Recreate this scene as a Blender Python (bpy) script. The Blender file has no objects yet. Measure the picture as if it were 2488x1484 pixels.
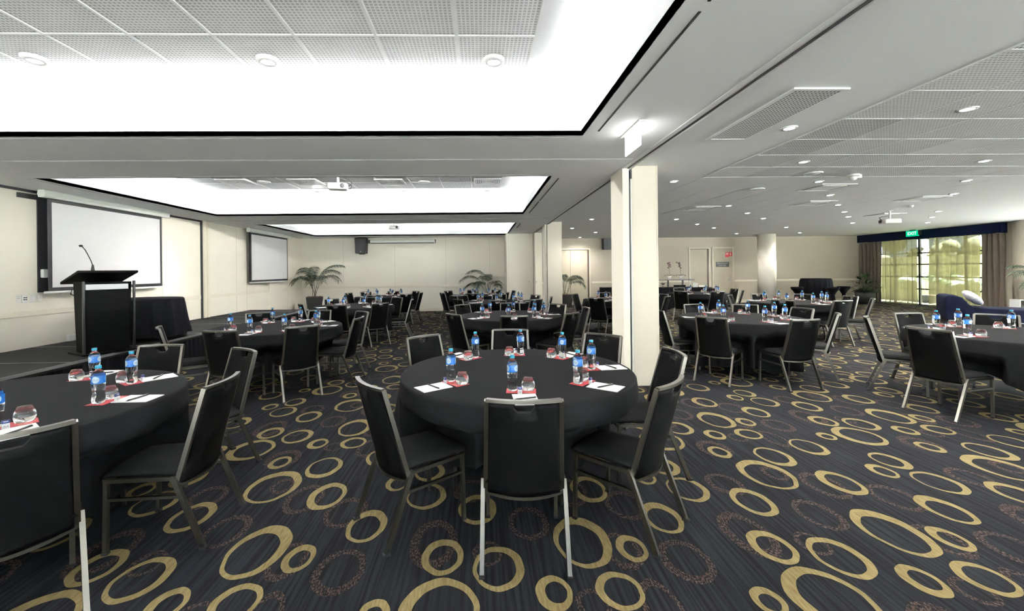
import bpy, bmesh, math, random
from mathutils import Vector, Matrix, Euler
random.seed(7)
PI = math.pi
S = bpy.context.scene
COL = S.collection
# ------------------------------------------------------------------ camera
F_PX, CX, CY, YAW, ROLL, EYE = 1018.34, 1196.22, 656.88, 0.0284, 0.0111, 1.5
cam = bpy.data.cameras.new('camera'); cam_o = bpy.data.objects.new('camera', cam); COL.objects.link(cam_o)
cam.sensor_fit = 'HORIZONTAL'; cam.sensor_width = 36.0
cam.lens = F_PX * 36.0 / 2488
cam.shift_x = (1244 - CX) / 2488; cam.shift_y = (CY - 742) / 2488
cam.clip_start = .05; cam.clip_end = 200
cam_o.matrix_world = Matrix.Translation((0, 0, EYE)) @ Matrix.Rotation(-YAW, 4, 'Z') @ Matrix.Rotation(PI/2, 4, 'X') @ Matrix.Rotation(-ROLL, 4, 'Z')
S.camera = cam_o
S.view_settings.view_transform = 'Standard'; S.view_settings.look = 'None'
S.view_settings.exposure = 1.15; S.view_settings.gamma = 1.0; S.view_settings.use_curve_mapping = False
# ------------------------------------------------------------------ sky, sun, light levels
W = bpy.data.worlds.new('world'); S.world = W; W.use_nodes = True
bgn = W.node_tree.nodes['Background']; bgn.inputs[0].default_value = (.62, .78, 1, 1); bgn.inputs[1].default_value = 1.0
SUN = bpy.data.lights.new('sun', 'SUN'); SUN.energy = 500.0; SUN.angle = .01; SUN.color = (.97, .985, 1)
sun_o = bpy.data.objects.new('sun', SUN); COL.objects.link(sun_o); sun_o.location = (24, 10, 8)
sun_o.rotation_euler = Vector((-.30, .30, -.90)).to_track_quat('-Z', 'Y').to_euler()
COVE = 22.0        # strength of the strip lights in the ceiling coves
SPOT_R = 85.0      # watts of each downlight in the right hall
SPOT_L = 60.0      # watts of each plain downlight in the coffers
WASH = 330.0       # watts of each swivelling downlight turned towards a wall
# ------------------------------------------------------------------ materials
def mat(name, col, rough=.5, metal=0, **kw):
    m = bpy.data.materials.new(name); m.use_nodes = True
    b = m.node_tree.nodes['Principled BSDF']
    b.inputs['Base Color'].default_value = (*col, 1); b.inputs['Roughness'].default_value = rough; b.inputs['Metallic'].default_value = metal
    for k, v in kw.items():
        k = k.replace('_', ' ')
        b.inputs[k].default_value = (*v, 1) if isinstance(v, tuple) else v
    return m
def nodes(m): return m.node_tree.nodes, m.node_tree.links, m.node_tree.nodes['Principled BSDF']
def nd(m, t, **kw):
    n = m.node_tree.nodes.new(t)
    for k, v in kw.items(): setattr(n, k, v)
    return n
def math_n(m, op, a, b=None, c=None):
    n = nd(m, 'ShaderNodeMath', operation=op)
    for i, v in enumerate((a, b, c)):
        if v is None: continue
        if isinstance(v, (int, float)): n.inputs[i].default_value = v
        else: m.node_tree.links.new(v, n.inputs[i])
    return n.outputs[0]
def noise_tint(m, scale=(4, 4, 4), c1=None, c2=None, detail=4, lo=.35, hi=.65, bump=0, bscale=None):
    N, L, b = nodes(m)
    tc = nd(m, 'ShaderNodeTexCoord'); mp = nd(m, 'ShaderNodeMapping'); mp.inputs['Scale'].default_value = scale
    L.new(tc.outputs['Object'], mp.inputs[0])
    nz = nd(m, 'ShaderNodeTexNoise'); nz.inputs['Scale'].default_value = 1; nz.inputs['Detail'].default_value = detail
    L.new(mp.outputs[0], nz.inputs['Vector'])
    if c1:
        r = nd(m, 'ShaderNodeValToRGB'); r.color_ramp.elements[0].position = lo; r.color_ramp.elements[1].position = hi
        r.color_ramp.elements[0].color = (*c1, 1); r.color_ramp.elements[1].color = (*c2, 1)
        L.new(nz.outputs[0], r.inputs[0]); L.new(r.outputs[0], b.inputs['Base Color'])
    if bump:
        bp = nd(m, 'ShaderNodeBump'); bp.inputs['Strength'].default_value = bump; bp.inputs['Distance'].default_value = .01
        L.new(nz.outputs[0], bp.inputs['Height']); L.new(bp.outputs[0], b.inputs['Normal'])
    return m
def emit(name, col, s):
    m = bpy.data.materials.new(name); m.use_nodes = True; N = m.node_tree.nodes; N.clear()
    e = N.new('ShaderNodeEmission'); e.inputs[0].default_value = (*col, 1); e.inputs[1].default_value = s
    o = N.new('ShaderNodeOutputMaterial'); m.node_tree.links.new(e.outputs[0], o.inputs[0]); return m
M = {}
def carpet():
    m = mat('carpet_navy', (.03, .032, .04), .95); N, L, b = nodes(m)
    tc = nd(m, 'ShaderNodeTexCoord')
    def nz(sx, sy, det, lo, hi, c1, c2):
        mp = nd(m, 'ShaderNodeMapping'); mp.inputs['Scale'].default_value = (sx, sy, 1); L.new(tc.outputs['Object'], mp.inputs[0])
        n = nd(m, 'ShaderNodeTexNoise'); n.inputs['Scale'].default_value = 1; n.inputs['Detail'].default_value = det; L.new(mp.outputs[0], n.inputs['Vector'])
        r = nd(m, 'ShaderNodeValToRGB'); r.color_ramp.elements[0].position = lo; r.color_ramp.elements[1].position = hi
        r.color_ramp.elements[0].color = (*c1, 1); r.color_ramp.elements[1].color = (*c2, 1); L.new(n.outputs[0], r.inputs[0]); return r.outputs[0]
    streak = nz(55, 1.6, 3, .38, .62, (.0075, .0066, .0082), (.0165, .0185, .0225))
    speck = nz(380, 240, 2, .3, .7, (.62, .62, .62), (1.3, 1.3, 1.3))
    blot = nz(1.3, 1.1, 3, .3, .6, (.82, .82, .84), (1.08, 1.08, 1.06))
    x1 = nd(m, 'ShaderNodeMixRGB', blend_type='MULTIPLY'); x1.inputs[0].default_value = 1; L.new(streak, x1.inputs[1]); L.new(speck, x1.inputs[2])
    x2 = nd(m, 'ShaderNodeMixRGB', blend_type='MULTIPLY'); x2.inputs[0].default_value = 1; L.new(x1.outputs[0], x2.inputs[1]); L.new(blot, x2.inputs[2])
    L.new(x2.outputs[0], b.inputs['Base Color']); b.inputs['Specular IOR Level'].default_value = .1
    return m
M['carpet'] = carpet()
M['ring'] = noise_tint(mat('carpet_gold', (.42, .33, .16), .95, Specular_IOR_Level=.1), (90, 14, 1), (.155, .118, .050), (.22, .176, .083), 5)
M['ring2'] = noise_tint(mat('carpet_brown_flecks', (.2, .14, .1), .95, Specular_IOR_Level=.1), (160, 60, 1), (.0095, .009, .0115), (.09, .06, .046), 4, .47, .61)
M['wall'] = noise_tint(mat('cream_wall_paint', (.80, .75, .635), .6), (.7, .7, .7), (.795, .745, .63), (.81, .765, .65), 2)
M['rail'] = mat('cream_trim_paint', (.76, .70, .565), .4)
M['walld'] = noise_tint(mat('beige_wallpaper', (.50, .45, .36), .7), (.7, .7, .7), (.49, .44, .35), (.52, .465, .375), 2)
M['joint'] = mat('panel_joint', (.50, .46, .37), .7)
M['ceil'] = mat('ceiling_white_paint', (.88, .88, .88), .7)
M['white'] = mat('white_paint', (.84, .84, .83), .5)
M['cjoint'] = mat('ceiling_joint', (.55, .55, .55), .7)
M['dark'] = mat('black_gap', (.01, .01, .012), .6)
def tilem(name, hole, pitch, frac):
    m = mat(name, (.8, .8, .8), .6); N, L, b = nodes(m)
    tc = nd(m, 'ShaderNodeTexCoord'); sx = nd(m, 'ShaderNodeSeparateXYZ'); L.new(tc.outputs['Object'], sx.inputs[0])
    fx = math_n(m, 'FRACT', math_n(m, 'MULTIPLY', sx.outputs[0], 1/pitch)); fy = math_n(m, 'FRACT', math_n(m, 'MULTIPLY', sx.outputs[1], 1/pitch))
    k = math_n(m, 'MULTIPLY', math_n(m, 'GREATER_THAN', fx, 1-frac), math_n(m, 'GREATER_THAN', fy, 1-frac))
    mx = nd(m, 'ShaderNodeMixRGB'); mx.inputs[1].default_value = (.80, .80, .79, 1); mx.inputs[2].default_value = (*hole, 1)
    L.new(k, mx.inputs[0]); L.new(mx.outputs[0], b.inputs['Base Color']); return m
M['grid'] = tilem('egg_crate_panel', (.36, .36, .36), .030, .62)
M['perf'] = tilem('perforated_panel', (.30, .30, .30), .030, .50)
M['perfd'] = tilem('dark_perforated_panel', (.10, .10, .10), .030, .62)
M['steel'] = mat('brushed_steel', (.20, .19, .168), .32, 1.0)
M['chrome'] = mat('chrome', (.8, .8, .8), .15, 1.0)
M['blackfab'] = noise_tint(mat('black_upholstery', (.006, .006, .006), .6, Specular_IOR_Level=.06), (60, 60, 60), (.002, .002, .0021), (.0035, .0035, .0036), 3, bump=.06)
M['seatfab'] = noise_tint(mat('black_seat_cloth', (.008, .008, .008), .8, Specular_IOR_Level=.12), (90, 90, 90), (.0055, .0057, .0059), (.0085, .0088, .009), 3, bump=.1)
M['rubber'] = mat('black_rubber', (.012, .012, .013), .6)
M['cloth'] = noise_tint(mat('black_tablecloth', (.01, .01, .011), .9, Specular_IOR_Level=.10), (300, 300, 300), (.0065, .0065, .0073), (.0088, .0088, .0095), 2, bump=.05)
M['skirt'] = mat('black_skirt_cloth', (.005, .005, .0065), .9, Specular_IOR_Level=.1)
M['board'] = mat('table_board', (.25, .2, .15), .6)
M['tubeblack'] = mat('black_tube', (.015, .012, .012), .3)
M['paper'] = mat('white_paper', (.74, .74, .73), .6)
M['red'] = mat('red_card', (.42, .022, .03), .5)
M['redpale'] = mat('pale_print', (.86, .62, .45), .5)
M['pen'] = mat('black_pen', (.012, .012, .015), .25)
M['navyprint'] = mat('navy_print', (.02, .03, .14), .4)
M['ink'] = mat('dark_ink', (.09, .02, .03), .5)
M['cap'] = mat('blue_bottle_cap', (.008, .20, .30), .3)
def glassm(name, ior, rough=0, col=(1, 1, 1)):
    m = mat(name, col, rough); b = nodes(m)[2]
    b.inputs['Transmission Weight'].default_value = 1; b.inputs['IOR'].default_value = ior; return m
M['water'] = glassm('water_bottle_clear', 1.34)
M['glass'] = glassm('drinking_glass', 1.48)
def labelm():
    m = mat('bottle_label', (.03, .25, .65), .35); N, L, b = nodes(m)
    tc = nd(m, 'ShaderNodeTexCoord'); sx = nd(m, 'ShaderNodeSeparateXYZ'); L.new(tc.outputs['Object'], sx.inputs[0])
    ang = math_n(m, 'ARCTAN2', sx.outputs[1], sx.outputs[0])
    a3 = math_n(m, 'ABSOLUTE', math_n(m, 'SUBTRACT', math_n(m, 'FRACT', math_n(m, 'MULTIPLY', ang, 1.5/PI)), .5))      # three shields round the bottle
    zz = math_n(m, 'ABSOLUTE', math_n(m, 'MULTIPLY', math_n(m, 'SUBTRACT', sx.outputs[2], .139), 1/.019))
    sh = math_n(m, 'ADD', math_n(m, 'POWER', math_n(m, 'MULTIPLY', a3, 1/.27), 2), math_n(m, 'POWER', zz, 2))
    inside = math_n(m, 'LESS_THAN', sh, 1)
    script = math_n(m, 'LESS_THAN', math_n(m, 'ABSOLUTE', math_n(m, 'ADD', math_n(m, 'SUBTRACT', sx.outputs[2], .1395), math_n(m, 'MULTIPLY', math_n(m, 'SINE', math_n(m, 'MULTIPLY', ang, 34)), .004))), .0012)
    script = math_n(m, 'MULTIPLY', script, math_n(m, 'LESS_THAN', a3, .2))
    r = nd(m, 'ShaderNodeMixRGB'); L.new(inside, r.inputs[0]); r.inputs[1].default_value = (.006, .10, .36, 1); r.inputs[2].default_value = (.42, .52, .58, 1)
    r2 = nd(m, 'ShaderNodeMixRGB'); L.new(script, r2.inputs[0]); L.new(r.outputs[0], r2.inputs[1]); r2.inputs[2].default_value = (.02, .08, .25, 1)
    L.new(r2.outputs[0], b.inputs['Base Color']); return m
M['label'] = labelm()
M['screen'] = mat('projection_screen', (.62, .61, .605), .8)
M['casing'] = mat('screen_casing', (.70, .72, .66), .45)
M['lectern'] = noise_tint(mat('black_lectern_laminate', (.004, .004, .004), .5, Specular_IOR_Level=.03), (8, 8, 60), (.003, .003, .003), (.005, .005, .005), 3)
M['alu'] = mat('brushed_aluminium', (.55, .55, .56), .4, .9)
M['postgrey'] = mat('dark_grey_post', (.03, .03, .03), .35, .6)
M['stage'] = noise_tint(mat('black_stage_carpet', (.02, .018, .017), .9), (200, 200, 1), (.004, .0037, .0035), (.007, .0064, .006), 3)
M['plastic'] = mat('white_plastic', (.78, .77, .73), .4)
M['blackplastic'] = mat('black_plastic', (.014, .014, .016), .5)
M['pot'] = mat('black_planter', (.012, .011, .011), .45)
M['soil'] = mat('potting_bark', (.09, .05, .03), .9)
M['palm'] = noise_tint(mat('palm_green', (.014, .03, .01), .5), (6, 6, 6), (.007, .017, .006), (.02, .042, .013), 3)
M['leaf'] = noise_tint(mat('broad_leaf_green', (.015, .05, .012), .4), (6, 6, 6), (.007, .026, .006), (.025, .065, .014), 3)
M['stem'] = mat('green_stem', (.045, .055, .022), .5)
M['orchid'] = mat('purple_orchid', (.075, .004, .018), .5)
M['potwhite'] = mat('white_ceramic', (.75, .73, .70), .35)
M['navy'] = noise_tint(mat('navy_velvet', (.004, .006, .018), .8, Specular_IOR_Level=.1), (5, 5, 5), (.0022, .003, .011), (.006, .008, .026), 3)
M['valance'] = mat('navy_valance_cloth', (.0045, .0075, .026), .85, Specular_IOR_Level=.1)
def cushionm():
    m = mat('white_patterned_cushion', (.72, .71, .72), .8); N, L, b = nodes(m)
    tc = nd(m, 'ShaderNodeTexCoord'); v = nd(m, 'ShaderNodeTexVoronoi'); v.feature = 'DISTANCE_TO_EDGE'; v.inputs['Scale'].default_value = 9
    L.new(tc.outputs['Object'], v.inputs['Vector']); r = nd(m, 'ShaderNodeValToRGB'); r.color_ramp.elements[0].position = .02; r.color_ramp.elements[1].position = .05
    r.color_ramp.elements[0].color = (.40, .42, .50, 1); r.color_ramp.elements[1].color = (.76, .75, .76, 1); L.new(v.outputs['Distance'], r.inputs[0]); L.new(r.outputs[0], b.inputs['Base Color']); return m
M['cushion'] = cushionm()
M['drape'] = mat('brown_drape', (.135, .105, .08), .85)
def sheerm():
    m = bpy.data.materials.new('sheer_curtain'); m.use_nodes = True; N = m.node_tree.nodes; L = m.node_tree.links; N.clear()
    o = N.new('ShaderNodeOutputMaterial'); d = N.new('ShaderNodeBsdfDiffuse'); d.inputs[0].default_value = (.14, .12, .085, 1)
    t = N.new('ShaderNodeBsdfTranslucent'); t.inputs[0].default_value = (.26, .235, .14, 1); tr = N.new('ShaderNodeBsdfTransparent'); tr.inputs[0].default_value = (.9, .9, .78, 1)
    a = N.new('ShaderNodeMixShader'); a.inputs[0].default_value = .62; c = N.new('ShaderNodeMixShader'); c.inputs[0].default_value = .12
    L.new(d.outputs[0], a.inputs[1]); L.new(t.outputs[0], a.inputs[2]); L.new(a.outputs[0], c.inputs[1]); L.new(tr.outputs[0], c.inputs[2]); L.new(c.outputs[0], o.inputs[0]); return m
M['sheer'] = sheerm()
def panem():
    m = bpy.data.materials.new('window_pane'); m.use_nodes = True; N = m.node_tree.nodes; L = m.node_tree.links; N.clear()
    o = N.new('ShaderNodeOutputMaterial'); g = N.new('ShaderNodeBsdfGlossy'); g.inputs[1].default_value = 0.02; tr = N.new('ShaderNodeBsdfTransparent'); tr.inputs[0].default_value = (.94, .96, .94, 1)
    a = N.new('ShaderNodeMixShader'); a.inputs[0].default_value = .06; L.new(tr.outputs[0], a.inputs[1]); L.new(g.outputs[0], a.inputs[2]); L.new(a.outputs[0], o.inputs[0]); return m
M['pane'] = panem()
M['winframe'] = mat('dark_window_frame', (.03, .03, .028), .4)
M['garden'] = noise_tint(mat('yellow_green_hedge', (.3, .34, .1), .9), (3, 3, 3), (.006, .009, .002), (.035, .037, .014), 6, .35, .6)
M['bounce_pale'] = mat('pale_bounce_ground', (.76, .75, .74), .8); M['bounce_grey'] = mat('grey_bounce_ground', (.27, .267, .262), .9); M['gwall'] = mat('garden_wall_paint', (.66, .60, .36), .9)  # first two: unseen ground outside, added to bounce sunlight onto the ceilings
M['soilground'] = mat('garden_paving', (.018, .02, .009), .9)
M['exitg'] = emit('exit_green', (.0, .33, .16), 1.0); M['exitt'] = emit('exit_letter', (.8, 1, .9), 1.1)
M['exitw'] = emit('exit_white_panel', (1, 1, .97), 3.2); M['exitgrey'] = emit('exit_grey_letter', (.62, .70, .66), .9)
M['lampR'] = emit('lamp_lens', (1, .97, .9), 60.0); M['lampL'] = emit('lamp_lens_soft', (1, .97, .92), 14.0)
M['led'] = emit('cove_strip', (.955, .98, 1), COVE)
M['signred'] = mat('sign_red', (.62, .02, .03), .5); M['signwhite'] = mat('sign_white', (.85, .85, .83), .5); M['signblack'] = mat('sign_black', (.03, .03, .03), .5)
M['signtext'] = mat('sign_text', (.5, .5, .45), .5)
M['door'] = noise_tint(mat('beige_door', (.50, .45, .34), .5), (3, 3, .4), (.49, .44, .33), (.52, .47, .36), 2)
M['doorframe'] = mat('dark_door_jamb', (.10, .075, .05), .5)
M['teal'] = glassm('water_glass_teal', 1.4, .05, (.75, .95, .92))
# ------------------------------------------------------------------ mesh helpers
class B:
    def __init__(s): s.bm = bmesh.new(); s.mi = 0; s.tm = None
    def v(s, p):
        p = Vector(p)
        return s.bm.verts.new(s.tm @ p if s.tm else p)
    def f(s, vs, smooth=False):
        try: q = s.bm.faces.new(vs)
        except ValueError: return None
        q.material_index = s.mi; q.smooth = smooth; return q
    def box(s, x0, x1, y0, y1, z0, z1, tx=0, ty=0):
        # tx / ty: how much each side draws in at the bottom
        b = [s.v((x0+tx, y0+ty, z0)), s.v((x1-tx, y0+ty, z0)), s.v((x1-tx, y1-ty, z0)), s.v((x0+tx, y1-ty, z0))]
        t = [s.v((x0, y0, z1)), s.v((x1, y0, z1)), s.v((x1, y1, z1)), s.v((x0, y1, z1))]
        s.f(b[::-1]); s.f(t)
        for i in range(4): s.f([b[i], b[(i+1) % 4], t[(i+1) % 4], t[i]])
    def prism(s, pts, z0, z1, smooth=False):
        b = [s.v((x, y, z0)) for x, y in pts]; t = [s.v((x, y, z1)) for x, y in pts]; n = len(pts)
        s.f(b[::-1]); s.f(t)
        for i in range(n): s.f([b[i], b[(i+1) % n], t[(i+1) % n], t[i]], smooth)
    def lathe(s, prof, n=24, cx=0, cy=0, smooth=True, cap=True):
        rs = []
        for r, z in prof:
            rs.append([s.v((cx+r*math.cos(2*PI*k/n), cy+r*math.sin(2*PI*k/n), z)) for k in range(n)])
        for a, b in zip(rs, rs[1:]):
            for k in range(n): s.f([a[k], a[(k+1) % n], b[(k+1) % n], b[k]], smooth)
        if cap: s.f(rs[0][::-1]); s.f(rs[-1])
    def sweep(s, path, sec, up=(0, 0, 1), closed=False, smooth=False):
        P = [Vector(p) for p in path]; n = len(P); up = Vector(up); rings = []
        for i, p in enumerate(P):
            a = P[i-1] if (i > 0 or closed) else p; c = P[(i+1) % n] if (i < n-1 or closed) else p
            d1 = (p-a).normalized() if (p-a).length > 1e-9 else (c-p).normalized(); d2 = (c-p).normalized() if (c-p).length > 1e-9 else d1
            t = (d1+d2).normalized(); side = t.cross(up)
            if side.length < 1e-4: side = t.cross(Vector((1, 0, 0)))
            side.normalize(); nn = side.cross(t).normalized(); k = 1/max(.5, t.dot(d1))
            rings.append([s.v(p + side*x*(k if abs(nn.dot(d1-d2)) < abs(side.dot(d1-d2)) else 1) + nn*y*(k if abs(nn.dot(d1-d2)) >= abs(side.dot(d1-d2)) else 1)) for x, y in sec])
        m = len(sec); R = rings + ([rings[0]] if closed else [])
        for a, b in zip(R, R[1:]):
            for k in range(m): s.f([a[k], a[(k+1) % m], b[(k+1) % m], b[k]], smooth)
        if not closed: s.f(rings[0][::-1]); s.f(rings[-1])
    def bar(s, path, w, h, up=(0, 0, 1), **k): s.sweep(path, [(-w/2, -h/2), (w/2, -h/2), (w/2, h/2), (-w/2, h/2)], up, **k)
    def tube(s, path, r, n=8, up=(0, 0, 1), **k): s.sweep(path, [(r*math.cos(2*PI*i/n), r*math.sin(2*PI*i/n)) for i in range(n)], up, smooth=True, **k)
    def sphere(s, c, r, n=12, sc=(1, 1, 1)):
        rs = []
        for i in range(1, n//2):
            a = PI*i/(n//2); rs.append([s.v((c[0]+r*sc[0]*math.sin(a)*math.cos(2*PI*k/n), c[1]+r*sc[1]*math.sin(a)*math.sin(2*PI*k/n), c[2]-r*sc[2]*math.cos(a))) for k in range(n)])
        lo = s.v((c[0], c[1], c[2]-r*sc[2])); hi = s.v((c[0], c[1], c[2]+r*sc[2]))
        for a, b in zip(rs, rs[1:]):
            for k in range(n): s.f([a[k], a[(k+1) % n], b[(k+1) % n], b[k]], True)
        for k in range(n): s.f([lo, rs[0][(k+1) % n], rs[0][k]], True); s.f([hi, rs[-1][k], rs[-1][(k+1) % n]], True)
    def quad(s, a, b, c, d): s.f([s.v(a), s.v(b), s.v(c), s.v(d)])
    def mesh(s, name, mats, fix=True):
        if fix: bmesh.ops.recalc_face_normals(s.bm, faces=s.bm.faces)
        me = bpy.data.meshes.new(name); s.bm.to_mesh(me); s.bm.free()
        for m in (mats if isinstance(mats, (list, tuple)) else [mats]): me.materials.append(M[m])
        return me
def link(name, data, parent=None, loc=None, rz=None, kind=None, label=None):
    o = bpy.data.objects.new(name, data); COL.objects.link(o)
    if parent: o.parent = parent
    if loc: o.location = loc
    if rz is not None: o.rotation_euler = (0, 0, rz)
    if kind: o['kind'] = kind
    if label: o['label'] = label
    return o
def part(name, b, mats, parent, label=None, bevel=0, fix=True):
    o = link(name, b.mesh(name, mats, fix), parent, label=label)
    if bevel: bev(o, bevel)
    return o
def bev(o, w, seg=2):
    md = o.modifiers.new('bevel', 'BEVEL'); md.width = w; md.segments = seg; md.limit_method = 'ANGLE'; md.angle_limit = .6; return o
def tag(o, label, cat, group=None):
    o['label'] = label; o['category'] = cat
    if group: o['group'] = group
    return o
def thing(name, label, cat, loc=(0, 0, 0), rz=0, group=None): return tag(link(name, None, None, loc, rz), label, cat, group)
def solo(name, b, mats, label, cat, loc=(0, 0, 0), rz=0, group=None, bevel=0):
    o = tag(link(name, b.mesh(name, mats), None, loc, rz), label, cat, group)
    if bevel: bev(o, bevel)
    return o
def struct(name, b, mats, parent=None, fix=True):
    return link(name, b.mesh(name, mats, fix), parent, kind=None if parent else 'structure')
def dup(root, loc, rz, label, group=None):
    r = root.copy(); COL.objects.link(r); r.location = loc; r.rotation_euler = (0, 0, rz); r['label'] = label
    if group: r['group'] = group
    for ch in root.children:
        c = ch.copy(); COL.objects.link(c); c.parent = r
        for g in ch.children:
            d = g.copy(); COL.objects.link(d); d.parent = c
    return r
def textmesh(body, size, extrude=.0006, align='CENTER'):
    cu = bpy.data.curves.new('lettering', 'FONT'); cu.body = body; cu.size = size; cu.extrude = extrude; cu.align_x = align; cu.align_y = 'CENTER'; cu.resolution_u = 3
    o = bpy.data.objects.new('lettering', cu); COL.objects.link(o)
    me = bpy.data.meshes.new_from_object(o.evaluated_get(bpy.context.evaluated_depsgraph_get()))
    bpy.data.objects.remove(o); bpy.data.curves.remove(cu); return me
def text(name, body, size, m, parent, loc, rot, extrude=.0006, sx=1):
    me = textmesh(body, size, extrude); me.materials.clear(); me.materials.append(M[m])
    o = link(name, me, parent, loc); o.rotation_euler = rot; o.scale = (sx, 1, 1); return o
# ------------------------------------------------------------------ room shell
XL, XT, XR, YB, YR, YN = -6.64, 1.86, 16.49, 15.78, 17.71, -6.6
ZC, ZR, ZK = 2.7615, 2.822, 3.27      # soffit, right hall ceiling, coffer ceiling
b = B(); b.box(XL-.2, XR+.2, YN-.2, YR+.2, -.2, 0)
PX, PY = 1.765, 1.775
RINGS = [(.075, .34, .13, .16), (1.73, .865, .12, .165), (1.55, .435, .11, .14), (1.565, .068, .18, .21), (1.39, 1.035, .13, .16), (.545, .53, .155, .22), (.295, 1.215, .175, .22), (1.28, .075, .07, .085), (.325, .163, .085, .11), (1.077, .725, .115, .16), (.633, .165, .11, .12), (1.373, 1.368, .11, .145), (.165, 1.585, .08, .11), (.72, 1.07, .12, .17), (.953, 1.643, .125, .16), (.548, 1.485, .13, .17), (.795, .455, .08, .11), (1.16, 1.215, .08, .11)]
FLECK = [(1.04, .35, .13, .165), (.58, 1.04, .12, .18), (.91, .87, .13, .165), (.74, .44, .10, .15), (.27, .71, .12, .165), (1.49, .55, .13, .21), (.02, .45, .08, .10), (.36, 1.22, .08, .11), (1.68, 1.09, .12, .15), (.16, 1.65, .13, .17), (.79, .05, .09, .18), (.49, .09, .08, .09)]
rr = random.Random(3)
RS = [(x, y, a, c, rr.uniform(.74, .82) if a > .12 else rr.uniform(.68, .74) if a > .1 else rr.uniform(.58, .64), rr.uniform(0, 6.28), rr.uniform(.05, .14)) for x, y, a, c in RINGS]
FS = [(x, y, a, c, rr.uniform(.62, .75), rr.uniform(0, 6.28), .05) for x, y, a, c in FLECK]
def ring(cx, cy, a, c, k, ph, off, z, n):
    ox, oy = off*a*math.cos(ph), off*c*math.sin(ph); A = []; Bv = []
    for i in range(n):
        t = 2*PI*i/n; w = 1 + (.012*math.sin(5*t+ph*3) + .008*math.sin(9*t+ph))
        A.append(b.v((cx+a*w*math.cos(t), cy+c*w*math.sin(t), z))); Bv.append(b.v((cx+ox+a*k*w*math.cos(t), cy+oy+c*k*w*math.sin(t), z)))
    for i in range(n): b.f([A[i], A[(i+1) % n], Bv[(i+1) % n], Bv[i]])
for lst, z, mi in ((FS, .0006, 2), (RS, .0012, 1)):
    b.mi = mi
    for i in range(-5, 10):
        for j in range(-1, 11):
            for (x, y, a, c, k, ph, off) in lst:
                cx, cy = i*PX+x, j*PY+y
                if cx < XL+a or cx > XR-a or cy > YR-c or cy < -.6 or (cx < -4.9 and cy < 11): continue
                d = math.hypot(cx, cy)
                ring(cx, cy, a, c, k, ph, off, z, 44 if d < 5 else 28 if d < 9 else 18)
b.mi = 0
struct('floor', b, ['carpet', 'ring', 'ring2'], fix=False)
# walls
b = B(); b.box(XL-.2, XL, YN, YB+.2, 0, 3.5); b.box(XL, XL+.05, 13.29, 14.15, 0, ZC); wl = struct('wall_left', b, 'wall')
b = B(); b.box(XL, .94, YB, YB+.2, 0, 3.5); struct('wall_back', b, 'wall')
b = B(); b.box(.90, 2.2, 14.9, 15.0, 0, 3.3); b.box(.90, .94, 15.0, YB+.1, 0, 3.3); b.box(2.1, 2.2, 15.0, YR, 0, 3.3); struct('wall_between', b, 'wall')
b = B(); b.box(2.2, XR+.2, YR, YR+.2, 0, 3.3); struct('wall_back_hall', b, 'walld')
b = B()
for q in ((XL-.2, -6.0), (1.3, 2.6), (15.9, XR+.2)): b.box(*q, YN-.2, YN, 0, 3.5)
b.box(-6.0, 15.9, YN-.2, YN, 2.6, 3.5); struct('wall_front', b, 'wall')
for k, (x0, x1) in enumerate(((-6.0, 1.3), (2.6, 15.9))):      # unseen long windows behind the camera, added to brighten the ceilings
    b = B(); n = round((x1-x0)/1.8)
    for i in range(n+1): xx = x0+.03+(x1-x0-.06)*i/n; b.box(xx-.03, xx+.03, YN-.13, YN-.07, 0, 2.6)
    for z in (.03, 1.05, 2.57): b.box(x0, x1, YN-.12, YN-.08, z-.022, z+.022)
    w_ = struct('window_%d' % (k+3), b, 'winframe'); b = B(); b.box(x0, x1, YN-.102, YN-.098, 0, 2.6); part('pane', b, 'pane', w_)
b = B(); b.box(-24, XR+.2, -24, YN-.2, -.25, -.02); struct('ground_bounce_front', b, 'bounce_grey')  # unseen ground added to bounce sunlight in through the front windows
b = B(); b.box(XL-.2, XR+.2, YN-1.4, YN-.0, 3.5, 3.6); struct('added_sun_eave_front', b, 'ceil')  # unseen eave, added to keep direct sun out of the front windows
WY0, WY1, WZ1 = 12.95, 17.45, 2.55    # window opening
VY0, VY1 = -5.6, 10.8                # unseen long window beside the camera, added to brighten the ceilings
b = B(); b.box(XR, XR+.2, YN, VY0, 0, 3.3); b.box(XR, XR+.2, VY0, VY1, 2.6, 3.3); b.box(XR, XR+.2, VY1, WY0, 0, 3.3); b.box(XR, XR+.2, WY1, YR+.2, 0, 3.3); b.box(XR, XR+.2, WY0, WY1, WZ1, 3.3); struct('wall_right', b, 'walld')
# round edged pier to the right of the curtain
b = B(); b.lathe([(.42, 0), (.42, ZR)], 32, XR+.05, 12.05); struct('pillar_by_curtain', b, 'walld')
# chair rails, skirtings and panel joints
def rail(name, boxes, m='rail'):
    b = B()
    for q in boxes: b.box(*q)
    bev(struct(name, b, m), .006)
rail('trim_1', [(XL, XL+.022, YN, 10.12, .905, .985), (XL, XL+.022, 10.4, 13.29, .905, .985), (XL, XL+.022, 14.2, YB, .905, .985)])
rail('trim_2', [(XL, .9, YB-.022, YB, .905, .985)])
rail('trim_3', [(4.72, 8.9, YR-.022, YR, .905, .985), (10.9, XR, YR-.022, YR, .905, .985), (2.2, 3.4, YR-.022, YR, .905, .985)])
rail('baseboard_back', [(XL, .9, YB-.018, YB, 0, .12)]); rail('baseboard_left', [(XL, XL+.018, 12.3, YB, 0, .12)])
rail('baseboard_hall', [(4.72, 8.9, YR-.018, YR, 0, .12), (10.9, XR, YR-.018, YR, 0, .12)])
b = B()
for y in (7.45, 8.95, 11.6, 12.1, 14.6):
    b.box(XL, XL+.002, y, y+.006, 0, ZC)
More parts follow.
